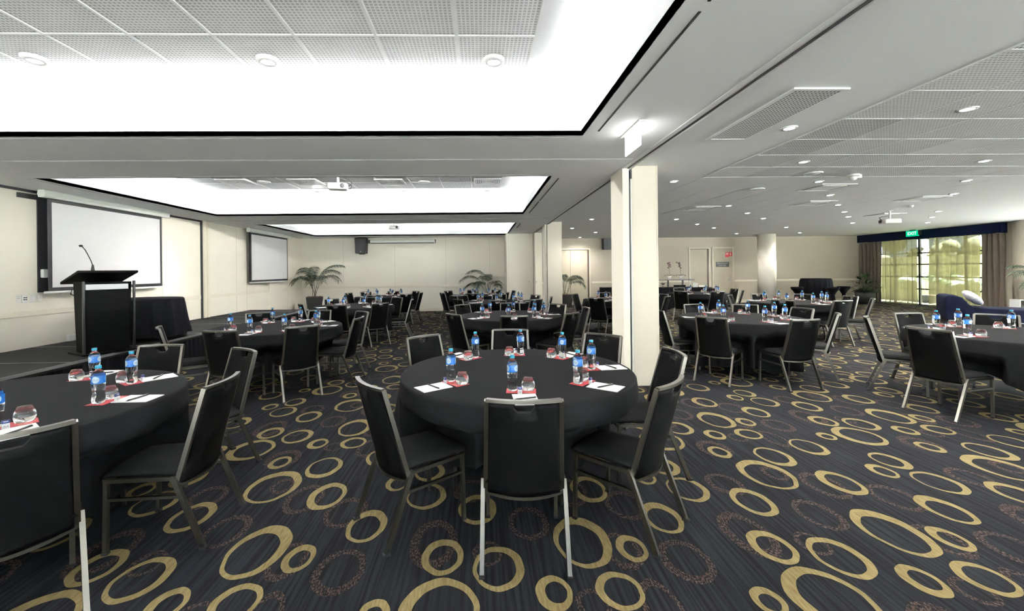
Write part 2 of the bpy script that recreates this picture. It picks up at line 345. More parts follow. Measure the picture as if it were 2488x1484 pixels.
for x in (-5.1, -3.2, -1.3, .35): b.box(x, x+.008, YB-.002, YB, 0, ZC)
struct('trim_4', b, 'joint')
# folding partition track slot in the left wall: dark slot, cream channel and post
b = B(); b.box(XL, XL+.012, 10.14, 10.21, 0, ZC); struct('trim_5', b, 'dark')
b = B(); b.box(XL, XL+.05, 10.21, 10.27, 0, ZC); b.box(XL, XL+.03, 10.27, 10.33, 0, ZC); b.box(XL, XL+.05, 10.33, 10.40, 0, ZC); struct('trim_6', b, 'rail')
b = B(); b.box(XL, XL+.03, YN, 10.14, ZC-.035, ZC); struct('trim_7', b, 'dark')
# ------------------------------------------------------------------ ceiling of the left room
COF = [(-5.77, .957, -5.95, -1.95), (-5.77, .957, -.12, 3.905), (-5.775, .957, 5.63, 9.38), (-5.775, .957, 11.11, 14.83)]
b = B(); prev = YN
for x0, x1, y0, y1 in COF:
    b.box(XL, XT, prev, y0, ZC, ZC+.04); b.box(XL, x0, y0, y1, ZC, ZC+.04); b.box(x1, XT, y0, y1, ZC, ZC+.04); prev = y1
b.box(XL, XT, prev, YB, ZC, ZC+.04)
RE = .47
for x0, x1, y0, y1 in COF:
    for q in ((x0-.02, x1+.02, y0-.02, y0), (x0-.02, x1+.02, y1, y1+.02), (x0-.02, x0, y0, y1), (x1, x1+.02, y0, y1)): b.box(*q, ZC, ZC+.17)
    X0, X1, Y0, Y1 = x0-RE, x1+RE, y0-RE, y1+RE
    for q in ((X0-.02, X1+.02, Y0-.02, Y0), (X0-.02, X1+.02, Y1, Y1+.02), (X0-.02, X0, Y0, Y1), (X1, X1+.02, Y0, Y1)): b.box(*q, ZC+.04, ZK)
    b.box(X0-.02, X1+.02, Y0-.02, Y1+.02, ZK, ZK+.03)
b.box(XL-.2, XT, YN-.2, YB+.2, 3.42, 3.5)
ceil = struct('ceiling', b, 'ceil')
# egg crate tile fields in the coffers, with white tee bars
def field(x0, x1, y0, y1, z, pitch, mt, name):
    b = B(); b.box(x0, x1, y0, y1, z-.012, z)
    b.mi = 1; x = x1
    while x > x0-.01: b.box(x-.012, x+.012, y0, y1, z-.018, z-.011); x -= pitch
    y = y1
    while y > y0-.01: b.box(x0, x1, y-.012, y+.012, z-.0185, z-.0105); y -= pitch
    struct(name, b, [mt, 'white'])
field(.44-.612*10, .44, .14, 3.74, ZK, .6, 'grid', 'ceiling_tiles_1'); field(.44-.612*10, .44, 6.2, 8.9, ZK, .6, 'grid', 'ceiling_tiles_2')
field(.44-.612*10, .44, 11.7, 14.3, ZK, .6, 'grid', 'ceiling_tiles_3')
# fine joints of the plain border panels
b = B()
for (x0, x1, y0, y1) in COF[1:]:
    for k in range(11): b.box(.44-.612*k-.002, .44-.612*k+.002, y1-.16, y1+RE, ZK-.002, ZK)
    for y in (y1-.165, y1-.765, y1-1.365): b.box(.44, x1+RE, y-.002, y+.002, ZK-.002, ZK)
struct('trim_8', b, 'cjoint')
# strip lamps lying on the ledge of each cove
for i, (x0, x1, y0, y1) in enumerate(COF):
    for k, q in enumerate(((x0-.1, x1+.1, y0-.16, y0-.10), (x0-.1, x1+.1, y1+.10, y1+.16), (x0-.16, x0-.10, y0, y1), (x1+.10, x1+.16, y0, y1))):
        b = B(); b.box(*q, ZC+.045, ZC+.07); solo('cove_strip_lamp', b, 'led', 'white strip lamp hidden on the cove ledge round a ceiling recess', 'lamp', group='strip lamps in the ceiling coves')
# shadow gap lines, partition tracks and slot grilles on the soffit
b = B()
for (x0, x1, y0, y1) in COF[1:]:
    for yy in (y0-.09, y1+.085): b.box(x0+.6, x1-.1, yy-.003, yy+.003, ZC-.002, ZC)
    b.box(x0-.11, x0-.105, y0, y1, ZC-.002, ZC)
    b.box(XL, XT-.1, y1+.84, y1+.845, ZC-.002, ZC); b.box(XL, XT-.1, y1+.87, y1+.873, ZC-.002, ZC)
struct('trim_9', b, 'cjoint')
b = B()
for y0, y1 in ((-.5, 1.95), (2.03, 3.80), (5.75, 7.6), (7.7, 9.2), (11.3, 12.4)): b.box(1.085, 1.10, y0, y1, ZC-.003, ZC)
b.box(XT-.012, XT+.012, YN, 14.3, ZC-.004, ZC+.02)
struct('trim_10', b, 'dark')
b = B(); b.box(XT-.075, XT-.06, YN, 14.3, ZC-.006, ZC); b.box(XT+.03, XT+.05, YN, 14.3, ZC-.004, ZC+.06); struct('trim_11', b, 'white')
# ------------------------------------------------------------------ ceiling of the right hall
b = B(); b.box(XT+.012, XR+.2, YN, YR+.2, ZR, ZR+.08); b.box(XT+.012, XT+.05, YN, YR, ZC, ZR); struct('ceiling_hall', b, 'ceil')
b = B()
for i in range(9):
    for j in range(-4, 5):
        x, y = 3.245+.59*i, 3.06+.585*j
        b.mi = 2 if (i == 0 and j in (-2, 1, 2)) else 1 if (i, j) not in ((0, 4), (3, 2)) else 0
        b.box(x+.01, x+.58, y+.01, y+.575, ZR-.006, ZR-.001)
b.mi = 0
for i in range(10): b.box(3.245+.59*i-.009, 3.245+.59*i+.009, .7, 5.98, ZR-.0085, ZR-.0005)
for j in range(-4, 6): b.box(3.24, 8.55, 3.06+.585*j-.009, 3.06+.585*j+.009, ZR-.009, ZR)
for i in range(9): b.box(3.245+.59*i-.002, 3.245+.59*i+.002, 6, 13, ZR-.002, ZR)
struct('ceiling_tiles_4', b, ['white', 'perf', 'perfd'])
g = thing('ceiling_vent', 'long grey perforated ceiling vent with white frame beside the partition track', 'vent', (2.53, 3.62, ZR-.003))
b = B(); b.box(-.18, .18, -.57, .57, -.008, .0); part('grille', b, 'perfd', g)
b = B(); b.bar([(-.195, -.59, -.006), (.195, -.59, -.006), (.195, .59, -.006), (-.195, .59, -.006)], .035, .014, closed=True); part('frame', b, 'white', g)
# square air diffusers
def diffuser(name, label, x, y, z, s, slats, group):
    g = thing(name, label, 'vent', (x, y, z), 0, group)
    b = B(); h = s/2; b.bar([(-h, -h, -.012), (h, -h, -.012), (h, h, -.012), (-h, h, -.012)], .03, .02, closed=True); part('frame', b, 'white', g)
    b = B(); b.box(-h, h, -h, h, -.004, 0); part('backing', b, 'blackplastic' if slats else 'white', g)
    b = B()
    for k in range(1, 7):
        q = h*k/7; t = .011
        for sg in (-1, 1):
            for vert in (0, 1):
                p0, p1 = ((-q, sg*q), (q, sg*q)) if not vert else ((sg*q, -q), (sg*q, q))
                b.bar([(p0[0], p0[1], -.014), (p1[0], p1[1], -.014)], h/11, .004)
    part('slats', b, 'white', g)
    return g
for k, (x, y, d) in enumerate(((-4.62, 8.15, 'leftmost'), (-3.32, 8.15, 'second from left'), (-1.72, 8.2, 'third from left'), (.16, 8.2, 'rightmost'))):
    diffuser('air_diffuser', 'white square louvred air diffuser in the second ceiling recess, ' + d + ' of four', x, y, ZK-.02, .5, True, 'air diffusers in the second recess')
for x, y, d in ((5.75, 6.81, 'nearest the small camera dome'), (8.68, 7.99, 'nearest the right edge'), (6.88, 8.47, 'just behind the nearest diffuser'), (4.86, 9.08, 'above the right hall buffet side'), (10.37, 10.45, 'just behind the hanging projector')):
    g = thing('hall_air_diffuser', 'flat white square air diffuser in the right hall ceiling, ' + d, 'vent', (x, y, ZR), 0, 'air diffusers in the right hall')
    b = B(); b.bar([(-.28, -.28, -.006), (.28, -.28, -.006), (.28, .28, -.006), (-.28, .28, -.006)], .02, .012, closed=True); part('frame', b, 'white', g)
    b = B(); b.box(-.2, .2, -.2, .2, -.016, -.009); part('plate', b, 'ceil', g)
    b = B(); b.box(-.265, .265, -.265, .265, -.006, -.001); part('recess', b, 'joint', g)
# ------------------------------------------------------------------ lamps
def spot(x, y, z, w, cone=2.6, blend=.9):
    l = bpy.data.lights.new('downlight_beam', 'SPOT'); l.energy = w; l.spot_size = cone; l.spot_blend = blend; l.shadow_soft_size = .04; l.color = (1, .975, .93)
    return l
def downlight(proto, x, y, z, label, group):
    return dup(proto, (x, y, z), 0, label, group)
b1 = B(); b1.lathe([(.045, -.012), (.066, -.012), (.07, -.006), (.07, 0), (.045, 0)], 24, cap=False)
b2 = B(); b2.lathe([(.001, -.010), (.045, -.010)], 20, cap=False)
pr = thing('downlight', '', 'lamp', (0, 0, -1)); part('rim', b1, 'white', pr); part('lens', b2, 'lampR', pr, fix=False)
bl = bpy.data.objects.new('beam', spot(0, 0, 0, SPOT_R)); COL.objects.link(bl); bl.parent = pr; bl.location = (0, 0, -.03)
DL = [(2.94, 3.89), (4.12, 3.42), (4.06, 5.14), (6.39, 5.13), (2.94, 6.27), (5.24, 6.33), (7.58, 6.32), (8.73, 7.48), (7.64, 8.73), (5.28, 8.75), (6.46, 9.95), (7.61, 11.05), (8.77, 9.85), (6.44, 7.53), (9.75, 10.83), (11.27, 12.37), (11.16, 9.9), (12.3, 11.07), (13.67, 12.43), (5.26, 11.09), (6.5, 12.37), (7.68, 13.55), (14.72, 11.12), (9.9, 15.9), (6.6, 15.9), (2.94, 13.3), (2.94, 10.95), (4.12, 14.84), (4.09, 17.05), (10.1, 13.55), (12.3, 15.78), (2.94, 1.5), (5.2, 2.6), (7.5, 3.9), (9.9, 6.3), (5.2, -1.5), (9.0, 1.5)]  # last entries hang out of view, added to light the near end
rows = []
for q in sorted(DL, key=lambda p: p[1]):
    if rows and q[1]-rows[-1][0][1] < .5: rows[-1].append(q)
    else: rows.append([q])
NUM = 'first second third fourth fifth sixth seventh eighth ninth tenth eleventh twelfth thirteenth fourteenth fifteenth sixteenth seventeenth eighteenth nineteenth twentieth'.split()
ORD = [(x, y, NUM[i], NUM[j]) for i, rw in enumerate(rows) for j, (x, y) in enumerate(sorted(rw))]
for i, (x, y, rn, cn) in enumerate(ORD):
    lab = 'right hall ceiling downlight, %s row from the near end, %s from left' % (rn, cn)
    o = (pr if i == 0 else downlight(pr, x, y, ZR, lab, 'downlights in the right hall ceiling'))
    if i == 0: o.location = (x, y, ZR)
    o['label'] = lab; o['group'] = 'downlights in the right hall ceiling'
b1 = B(); b1.lathe([(.045, -.02), (.06, -.035), (.085, -.018), (.09, 0)], 28, cap=False); b1.lathe([(.045, -.02), (.04, -.005), (.001, -.005)], 28, cap=False)
b2 = B(); b2.lathe([(.001, -.012), (.036, -.012)], 20, cap=False)
pl = thing('recess_downlight', '', 'lamp', (0, 0, -1)); part('rim', b1, 'white', pl); part('lens', b2, 'lampL', pl, fix=False)
bl = bpy.data.objects.new('beam', spot(0, 0, 0, SPOT_L)); COL.objects.link(bl); bl.parent = pl; bl.location = (0, 0, -.05)
LL = [(-3.58, 3.49, 'white round downlight in the near ceiling recess, leftmost of three'), (-1.73, 3.5, 'white round downlight in the near ceiling recess, middle of three'), (.13, 3.49, 'white round downlight in the near ceiling recess, rightmost of three')]
for x in (-3.58, -1.73, .13): LL.append((x, 1.2, 'added unseen downlight overhead in the near ceiling recess'))  # row out of view, added to throw light on the walls
for x in (-3.57, -1.67, .18): LL.append((x, 6.15, 'added unseen downlight near the front edge of the second ceiling recess'))  # row hidden by the lip, added to wash walls and partition
for x, w in ((-5.35, 'leftmost'), (-3.57, 'second from left'), (-1.67, 'third from left'), (.18, 'rightmost')): LL.append((x, 9.35, 'downlight along the far edge of the second ceiling recess, ' + w + ' of four'))
for x in (-4.5, -1.5): LL.append((x, 13.6, 'downlight inside the farthest ceiling recess'))
for i, (x, y, lab) in enumerate(LL):
    o = pl if i == 0 else downlight(pl, x, y, ZK-.012, lab, 'downlights in the ceiling recesses')
    o.location = (x, y, ZK-.012); o['label'] = lab; o['group'] = 'downlights in the ceiling recesses'
def wash(x, y, tx, ty, tz, w=1.0, cone=1.5):
    o = [q for q in bpy.data.objects if q.name.startswith('recess_downlight') and abs(q.location.x-x) < .05 and abs(q.location.y-y) < .05][0]
    bm_ = [c for c in o.children if c.type == 'LIGHT'][0]; bm_.data = spot(0, 0, 0, WASH*w, cone, 1.0)
    bm_.rotation_euler = (Vector((tx, ty, tz))-Vector((x, y, ZK-.07))).to_track_quat('-Z', 'Y').to_euler()
wash(.13, 1.2, XL, 8.6, 1.5, .36, 1.2); wash(-1.73, 1.2, XL, 5.2, 1.4, .2, 1.5); wash(-3.58, 1.2, 1.8, 5.4, 1.5, .1, 1.3)
wash(.18, 6.15, XL, 11.8, 1.5, 2.4, 1.1); wash(-1.67, 6.15, XL, 9.6, 1.5, .7, 1.4); wash(-3.57, 6.15, 1.8, 5.45, 1.5, 1.2, 1.0)
wash(-3.57, 9.35, -2.6, 5.0, 0, .1, 2.4); wash(-1.67, 9.35, XL, 8.0, 1.5, .15, 1.4)
wash(-4.5, 13.6, 1.8, 11.8, 1.5, .5, 1.1); wash(-1.5, 13.6, -4, YB, 1.4, .1, 2.2)
def disc(name, x, y, z, r, label, cat='speaker'):
    b = B(); b.lathe([(.001, -.016), (r*.8, -.016), (r*.82, -.010), (r*.88, -.010), (r*.9, -.02), (r, -.014), (r, 0)], 32); solo(name, b, 'white', label, cat, (x, y, z))
disc('ceiling_speaker', -4.16, 8.2, ZK-.012, .12, 'white round ceiling speaker in the second recess, left of the projector')
disc('ceiling_speaker', -1.09, 8.28, ZK-.012, .12, 'white round ceiling speaker in the second recess, right of the projector')
disc('ceiling_speaker', 4.67, 5.73, ZR-.009, .11, 'white round ceiling speaker in the right hall beside the perforated tiles')
disc('ceiling_speaker', 4.67, 6.92, ZR, .11, 'white round ceiling speaker in the right hall, farther than the first')
g = thing('smoke_detector', 'small white domed camera on the right hall ceiling', 'camera', (5.35, 5.85, ZR-.008))
b = B(); b.lathe([(.075, 0), (.075, -.02), (.05, -.035)], 20); part('base', b, 'plastic', g)
b = B(); b.sphere((0, 0, -.04), .05, 14, (1, 1, .9)); part('dome', b, 'plastic', g)
b = B(); b.box(.04, .11, -.02, .02, -.05, -.0); part('bracket', b, 'plastic', g)
b = B(); b.lathe([(.001, -.05), (.04, -.045), (.055, -.02), (.055, 0)], 20); solo('smoke_detector', b, 'plastic', 'small round smoke detector on the right hall ceiling near the projector', 'detector', (9.41, 8.9, ZR))
# ------------------------------------------------------------------ projectors
def projector(label, x, y, ztop, zc, dark, rz):
    g = thing('projector', label, 'projector', (x, y, zc), rz)
    b = B(); b.box(-.17, .17, -.13, .13, -.055, .055); part('body', b, 'plastic', g, bevel=.025)
    b = B(); b.tube([(0, 0, .05), (0, 0, ztop-zc)], .022, 12, (0, 1, 0)); b.lathe([(.06, ztop-zc-.015), (.06, ztop-zc)], 20); b.box(-.07, .07, -.07, .07, .052, .066); part('mount', b, 'white', g)
    b = B(); b.lathe([(.03, 0), (.038, .005), (.038, .03), (.02, .032)], 20)
    o = part('lens', b, 'blackplastic', g); o.location = (.08, -.13, .0); o.rotation_euler = (PI/2, 0, 0)
    b = B(); b.box(.171, .176, -.09, .0, -.03, .035); b.box(-.176, -.171, -.09, .09, -.03, .035); part('vent', b, 'blackplastic' if dark else 'joint', g)
    b = B(); b.tube([(.17, .02, .02), (.22, .03, .05), (.24, .03, .09), (.20, .02, .11), (.03, 0, .13)], .006, 6); b.tube([(.17, .05, -.01), (.21, .06, -.01), (.235, .04, .03), (.21, .03, .07)], .005, 6); part('cable', b, 'rubber', g)
    return g
projector('white projector hanging in the second ceiling recess', -2.57, 7.7, ZK-.012, 3.05, False, .25)
projector('small white projector hanging in the farthest ceiling recess', -2.73, 13.4, ZK-.012, 2.90, False, .2)
projector('white projector with dark vents hanging in the right hall', 9.75, 9.7, ZR, 2.56, True, PI-.2)
# ------------------------------------------------------------------ screens on the left wall
def wall_screen(label, y0, y1, z0, z1, xo):
    g = thing('projection_screen', label, 'screen', (xo, (y0+y1)/2, z1))
    h = (y1-y0)/2; d = z0-z1
    b = B(); b.box(-.004, .004, -h, h, d, .06); part('black_border', b, 'blackplastic', g)
    b = B(); b.box(.0045, .006, -h+.06, h-.055, d+.055, -.045); part('screen_cloth', b, 'screen', g)
    b = B(); b.prism([(-.055, .0), (-.04, -.05), (.035, -.05), (.06, -.02), (.06, .04), (.03, .07), (-.04, .07)], -h-.09, h+.15)
    o = part('casing', b, 'casing', g); o.matrix_local = Matrix.Translation((0, 0, .06)) @ Matrix(((1, 0, 0, 0), (0, 0, 1, 0), (0, 1, 0, 0), (0, 0, 0, 1)))
    b = B(); b.box(-.012, .012, -h-.05, h+.02, d-.03, d); part('bottom_bar', b, 'plastic', g)
    return g
wall_screen('large white projection screen on the left wall behind the lectern', 6.44, 8.68, 1.262, 2.645, -6.45)
wall_screen('smaller looking white projection screen farther along the left wall', 11.95, 14.22, 1.245, 2.64, -6.45)
b = B(); b.box(0, .016, 6.47, 8.85, 1.245, 2.72); b.box(0, .03, 6.2, 6.55, 2.63, 2.70); solo('screen_backing_board', b, 'blackplastic', 'dark grey board on the wall behind the near projection screen', 'board', (XL+.001, 0, 0))
b = B(); b.box(0, .016, 12.15, 14.3, 1.25, 2.70); solo('screen_backing_board', b, 'blackplastic', 'dark board on the wall behind the far projection screen', 'board', (XL+.051, 0, 0))
b = B(); b.box(0, .05, -.035, .035, -.065, .065); solo('volume_control', b, 'casing', 'small beige box control on the dark board beside the near screen', 'control box', (XL+.0185, 6.53, 1.53), bevel=.012)
# screen case and loudspeaker on the back wall
g = thing('ceiling_screen_case', 'long rolled up white screen case high on the back wall', 'screen', (-2.88, YB-.09, 2.62))
b = B(); b.box(-1.2, 1.2, -.06, .06, -.055, .055); part('case', b, 'casing', g, bevel=.02)
b = B(); b.box(-1.16, 1.16, -.03, .03, -.075, -.056); part('slot', b, 'blackplastic', g)
b = B(); b.box(-1.25, -1.2, -.06, .09, -.06, .06); b.box(1.2, 1.22, -.06, .09, -.06, .06); part('end_bracket', b, 'blackplastic', g)
g = thing('loudspeaker', 'black loudspeaker hung high on the back wall by the screen case', 'loudspeaker', (-4.38, YB-.2, 2.45))
b = B(); b.box(-.2, .2, -.15, .2, -.27, .30, .02, .0); part('cabinet', b, 'blackplastic', g, bevel=.015)
b = B(); b.box(-.18, .18, -.156, -.149, -.24, .27); part('grille', b, 'rubber', g)
b = B(); b.lathe([(.001, 0), (.018, 0)], 12, cap=False); o = part('badge', b, 'chrome', g); o.location = (.02, -.158, -.2); o.rotation_euler = (PI/2, 0, 0)
b = B(); b.box(-.08, .08, -.03, .2, -.3, -.27); part('bracket', b, 'blackplastic', g)
g = thing('loudspeaker', 'dark grey loudspeaker high on the right hall wall by the near pillar', 'loudspeaker', (5.42, YR-.18, 2.56))
b = B(); b.box(-.25, .25, -.15, .17, -.23, .23); part('cabinet', b, 'blackplastic', g, bevel=.01)
b = B(); b.box(-.22, .22, -.156, -.149, -.2, .2); part('grille', b, 'rubber', g)
# wall plates by the screen
def plate(label, y, z, w, h, kind):
    g = thing('wall_plate', label, 'switch', (XL, y, z))
    b = B(); b.box(0, .012, -w/2, w/2, -h/2, h/2); part('faceplate', b, 'plastic', g, bevel=.003)
    b = B()
    if kind == 4:
        for yy in (-.014, .014):
            for zz in (-.014, .014): b.box(.012, .018, yy-.009, yy+.009, zz-.007, zz+.007)
        part('socket', b, 'blackplastic', g)
    elif kind == 1: b.box(.012, .017, -.008, .008, -.014, .014); part('rocker', b, 'white', g)
    else: b.box(.012, .014, -.02, .02, -.004, .004); b.box(.012, .014, -.02, .02, .02, .026); part('socket', b, 'joint', g)
plate('tall narrow plate, leftmost of the wall plates by the near screen', 6.205, 1.175, .05, .12, 0)
plate('square wall plate with four black buttons by the near screen', 6.29, 1.165, .075, .12, 4)
plate('white switch plate between the button plate and the screen corner', 6.40, 1.165, .075, .12, 1)
plate('pale socket plate just under the near screen corner', 6.505, 1.165, .06, .10, 0)
g = thing('power_outlet', 'double power outlet low on the left wall with black plug', 'socket', (XL, 6.99, .49))
b = B(); b.box(0, .045, -.09, .09, -.05, .05); part('box', b, 'plastic', g, bevel=.006)
b = B(); b.box(.045, .075, .0, .05, -.02, .015); b.tube([(.07, .02, -.01), (.09, .06, -.02), (.08, .10, -.045)], .006, 6); part('plug', b, 'plastic', g)
# ------------------------------------------------------------------ pillars and folding partition
def pillar(name, x0, x1, y0, y1):
    b = B(); b.box(x0, x1, y0, y1, 0, ZR); b.box(x0-.008, x1+.008, y0-.008, y1+.008, 0, .12); b.box(x1-.004, x1+.014, y0-.004, y1, .12, ZR); struct(name, b, 'wallp')
M['wallp'] = noise_tint(mat('beige_pillar_paint', (.6, .555, .46), .6), (.7, .7, .7), (.59, .545, .45), (.61, .565, .47), 2)
pillar('pillar_near', 1.955, 2.275, 5.33, 5.68); pillar('pillar_far', 1.86, 2.25, 11.56, 11.95)
b = B(); b.box(1.79, 1.845, 5.2, 5.67, .02, ZC); b.box(1.845, 1.865, 5.2, 5.23, .02, ZC); struct('wall_partition_1', b, 'wall')
b = B(); b.box(1.865, 1.885, 5.24, 5.66, .02, ZC); b.box(1.915, 1.93, 5.26, 5.66, .02, ZC-.12); struct('trim_12', b, 'casing')
b = B(); b.box(1.886, 1.914, 5.30, 5.66, .02, ZC); b.box(1.931, 1.953, 5.32, 5.66, .02, ZC); struct('trim_13', b, 'dark')
b = B(); b.box(1.80, 1.85, 11.6, 12.05, .02, ZC); struct('wall_partition_2', b, 'wall')
b = B(); b.box(.96, 1.80, 14.30, 14.38, .02, ZC-.01); b.box(1.84, 1.90, 14.0, 14.9, .02, ZC-.01); b.box(.90, .955, 14.28, 15.0, 0, ZC); struct('wall_partition_3', b, 'wall')
b = B(); b.box(1.80, 1.84, 14.32, 14.36, .02, ZC); b.box(.945, .962, 14.295, 14.31, .02, ZC); struct('trim_14', b, 'joint')
b = B(); b.box(-.022, .022, -.006, 0, -.03, .03); b.box(-.012, .012, -.012, -.006, -.012, .012); solo('partition_latch', b, 'alu', 'small square latch on the pale folding partition leaf by the far pillar', 'latch', (1.66, 14.30, 1.1))
b = B(); b.box(-.02, .02, -.006, 0, -.03, .03); b.box(-.012, .012, -.012, -.006, -.012, .012); solo('partition_latch', b, 'alu', 'dark square latch on the partition leaf in shade by the far pillar', 'latch', (1.87, 14.0, 1.1))
b = B(); b.lathe([(.32, 0), (.32, ZR)], 40, 11.45, 16.45); struct('column_round', b, 'wall')
b = B(); b.box(-.03, .03, -.05, .05, -.25, .3); solo('fire_hose_cover', b, 'alu', 'grey fitting mounted on the side of the round column', 'fitting', (11.80, 16.45, 1.5), bevel=.02)
# ------------------------------------------------------------------ doors in the right hall
def door(name, x0, x1, z1, rec, two=False):
    b = B(); b.box(x0, x1, YR-.008, YR, 0, z1); o = struct(name, b, 'door')
    b = B(); w = .05
    b.box(x0-w, x0, YR-.03, YR, 0, z1+w); b.box(x1, x1+w, YR-.03, YR, 0, z1+w); b.box(x0, x1, YR-.03, YR, z1, z1+w); part('door_frame', b, 'rail', o)
    if rec:
        b = B(); b.box(x1-.07, x1, YR-.028, YR-.008, 0, z1); b.box(x0, x1, YR-.028, YR-.008, z1-.03, z1); part('door_jamb', b, 'doorframe', o)
    if two:
        b = B(); b.box((x0+x1)/2-.2-.006, (x0+x1)/2-.2+.006, YR-.010, YR-.007, 0, z1); part('door_gap', b, 'doorframe', o)
    return o
door('door_1', 3.42, 4.62, 2.34, True, True); door('door_2', 8.97, 9.79, 2.33, True)
d3 = door('door_3', 9.98, 10.82, 2.34, False)
b = B(); b.box(10.70, 10.74, YR-.014, YR-.008, .95, 1.12); b.tube([(10.72, YR-.014, 1.0), (10.72, YR-.05, 1.0), (10.60, YR-.05, 1.0)], .011, 8); part('door_handle', b, 'alu', d3)
b = B()
for z in (2.12, 1.25, .3): b.box(9.972, 9.99, YR-.014, YR-.008, z-.06, z+.06)
part('door_hinge', b, 'alu', d3)
g = thing('hose_reel_plaque', 'black plaque lettered fire hydrant hose reel on the beige door', 'sign', (10.385, YR-.012, 1.65))
b = B(); b.box(-.285, .285, -.003, .003, -.105, .105); part('board', b, 'signblack', g)
text('lettering', 'FIRE HYDRANT', .072, 'signtext', g, (0, -.004, .04), (PI/2, 0, 0), sx=.95); text('lettering', 'HOSE REEL', .072, 'signtext', g, (0, -.004, -.045), (PI/2, 0, 0), sx=.95)
g = thing('fire_equipment_sign', 'small red and white fire equipment sign at the top of the beige door', 'sign', (10.66, YR-.012, 2.07))
b = B(); b.box(-.145, .005, -.003, .003, -.11, .10); b.box(.015, .145, -.003, .003, -.075, .105); part('board', b, 'signred', g)
b = B(); b.lathe([(.028, -.004), (.045, -.004)], 16, cap=False); b.box(-.05, .05, -.001, .001, 0, 0)
b = B(); b.box(-.12, -.02, -.0042, -.0032, -.005, .015); b.box(-.12, -.10, -.0042, -.0032, .015, .075); b.box(-.04, -.02, -.0042, -.0032, .015, .075); b.box(-.09, -.05, -.0042, -.0032, .035, .075); b.box(.055, .095, -.0042, -.0032, -.05, .055); b.box(.06, .09, -.0042, -.0032, .06, .08); part('pictogram', b, 'signwhite', g)
text('lettering', 'FIRE HOSE', .022, 'signwhite', g, (-.07, -.0036, -.06), (PI/2, 0, 0))
# ------------------------------------------------------------------ exit signs
g = thing('exit_sign', 'glowing white exit blade sign hanging from the soffit by the near pillar', 'sign', (1.385, 3.74, ZC))
b = B(); b.box(-.035, .035, -.24, .24, -.012, 0); part('housing', b, 'white', g, bevel=.004)
b = B(); b.box(-.004, .004, -.19, .19, -.20, -.012); part('panel', b, 'exitw', g)
o = text('lettering', 'EXIT', .125, 'exitgrey', g, (-.006, 0, -.108), (PI/2, 0, -PI/2), sx=1.05)
g = thing('exit_sign', 'green EXIT sign hanging in front of the navy valance', 'sign', (15.95, 15.02, ZR))
b = B(); b.box(-.02, .02, -.22, .22, -.235, -.03); part('box', b, 'exitg', g)
b = B(); b.box(-.025, .025, -.30, -.22, -.2, -.03); b.box(-.01, .01, -.1, .1, -.03, 0); part('bracket', b, 'blackplastic', g)
text('lettering', 'EXIT', .16, 'exitt', g, (-.022, 0, -.135), (PI/2, 0, -PI/2))
# ------------------------------------------------------------------ curtains, valance, window, garden
g = thing('valance', 'navy blue boxed valance above the long curtain', 'valance', (XR-.2, 15.2, ZR))
b = B(); b.box(-.012, .012, -2.55, 2.45, -.31, 0); part('front', b, 'valance', g); b = B(); b.box(.012, .2, -2.55, -2.53, -.31, 0); part('end', b, 'valance', g)
def curtain(name, y0, y1, m, amp, pitch, seed, label, gap=0):
    r = random.Random(seed); n = int((y1-y0)/pitch*10); b = B(); cols = []; zs = [.02, .5, 1.1, 1.7, 2.2, 2.505]
    ph = 0; fr = 1
    for i in range(n+1):
        y = y0+(y1-y0)*i/n
        if i % 10 == 0: fr = r.uniform(.75, 1.25)
        ph += 2*PI/10*fr
        cols.append([b.v((-.09+amp*math.sin(ph)*(.75+.25*(2.52-z)/2.5)+.012*math.sin(y*3+z), y+.015*math.sin(z*2+ph*.3), z)) for z in zs])
    for a, c in zip(cols, cols[1:]):
        for k in range(len(zs)-1): b.f([a[k], c[k], c[k+1], a[k+1]], True)
    return solo(name, b, m, label, 'curtain', (XR, 0, 0))
curtain('drape', 16.72, 17.66, 'drape', .045, .16, 1, 'brown drape at the far end of the window by the corner planter')
curtain('sheer_curtain', 15.32, 16.64, 'sheer', .06, .21, 2, 'sheer curtain left of the bright gap, lit from outside')
curtain('sheer_curtain', 13.32, 14.86, 'sheer', .06, .21, 3, 'sheer curtain right of the bright gap, behind the chaise')
curtain('drape', 12.66, 13.22, 'drape', .05, .13, 4, 'brown drape at the near end of the window by the pier')
b = B()
for y in (12.97, 13.85, 14.75, 15.35, 16.3, 17.42): b.box(.06, .12, y-.03, y+.03, 0, WZ1)
for z in (.03, .62, 1.08, 1.55, 1.98, WZ1-.03): b.box(.07, .11, WY0, WY1, z-.022, z+.022)
w1 = struct('window_1', b, 'winframe'); w1.location = (XR, 0, 0)
b = B(); b.box(.088, .092, WY0, WY1, 0, WZ1); part('pane', b, 'pane', w1)
b = B()
for k in range(9): yy = VY0+.03+(VY1-VY0-.06)*k/8; b.box(.06, .12, yy-.03, yy+.03, 0, 2.6)
for z in (.03, 1.05, 2.57): b.box(.07, .11, VY0, VY1, z-.022, z+.022)
w2 = struct('window_2', b, 'winframe'); w2.location = (XR, 0, 0)  # added out of view so daylight reaches the ceilings
b = B(); b.box(.088, .092, VY0, VY1, 0, 2.6); part('pane', b, 'pane', w2)
b = B(); b.box(XR+.2, 30, 11.6, 26, -.25, -.02); struct('ground_outside', b, 'soilground')
b = B(); b.box(XR+.2, 34, -14, 11.6, -.25, -.02); struct('ground_bounce_right', b, 'bounce_pale')  # unseen pale ground, added to reflect sunlight up to the ceilings
b = B(); b.box(XR, XR+1.3, YN, 20, 2.95, 3.1); struct('added_sun_eave', b, 'ceil')  # unseen eave, added to block direct sun from the side windows
b = B(); b.box(19.0, 19.2, 8, 24, -.02, 1.9); struct('wall_garden', b, 'gwall')
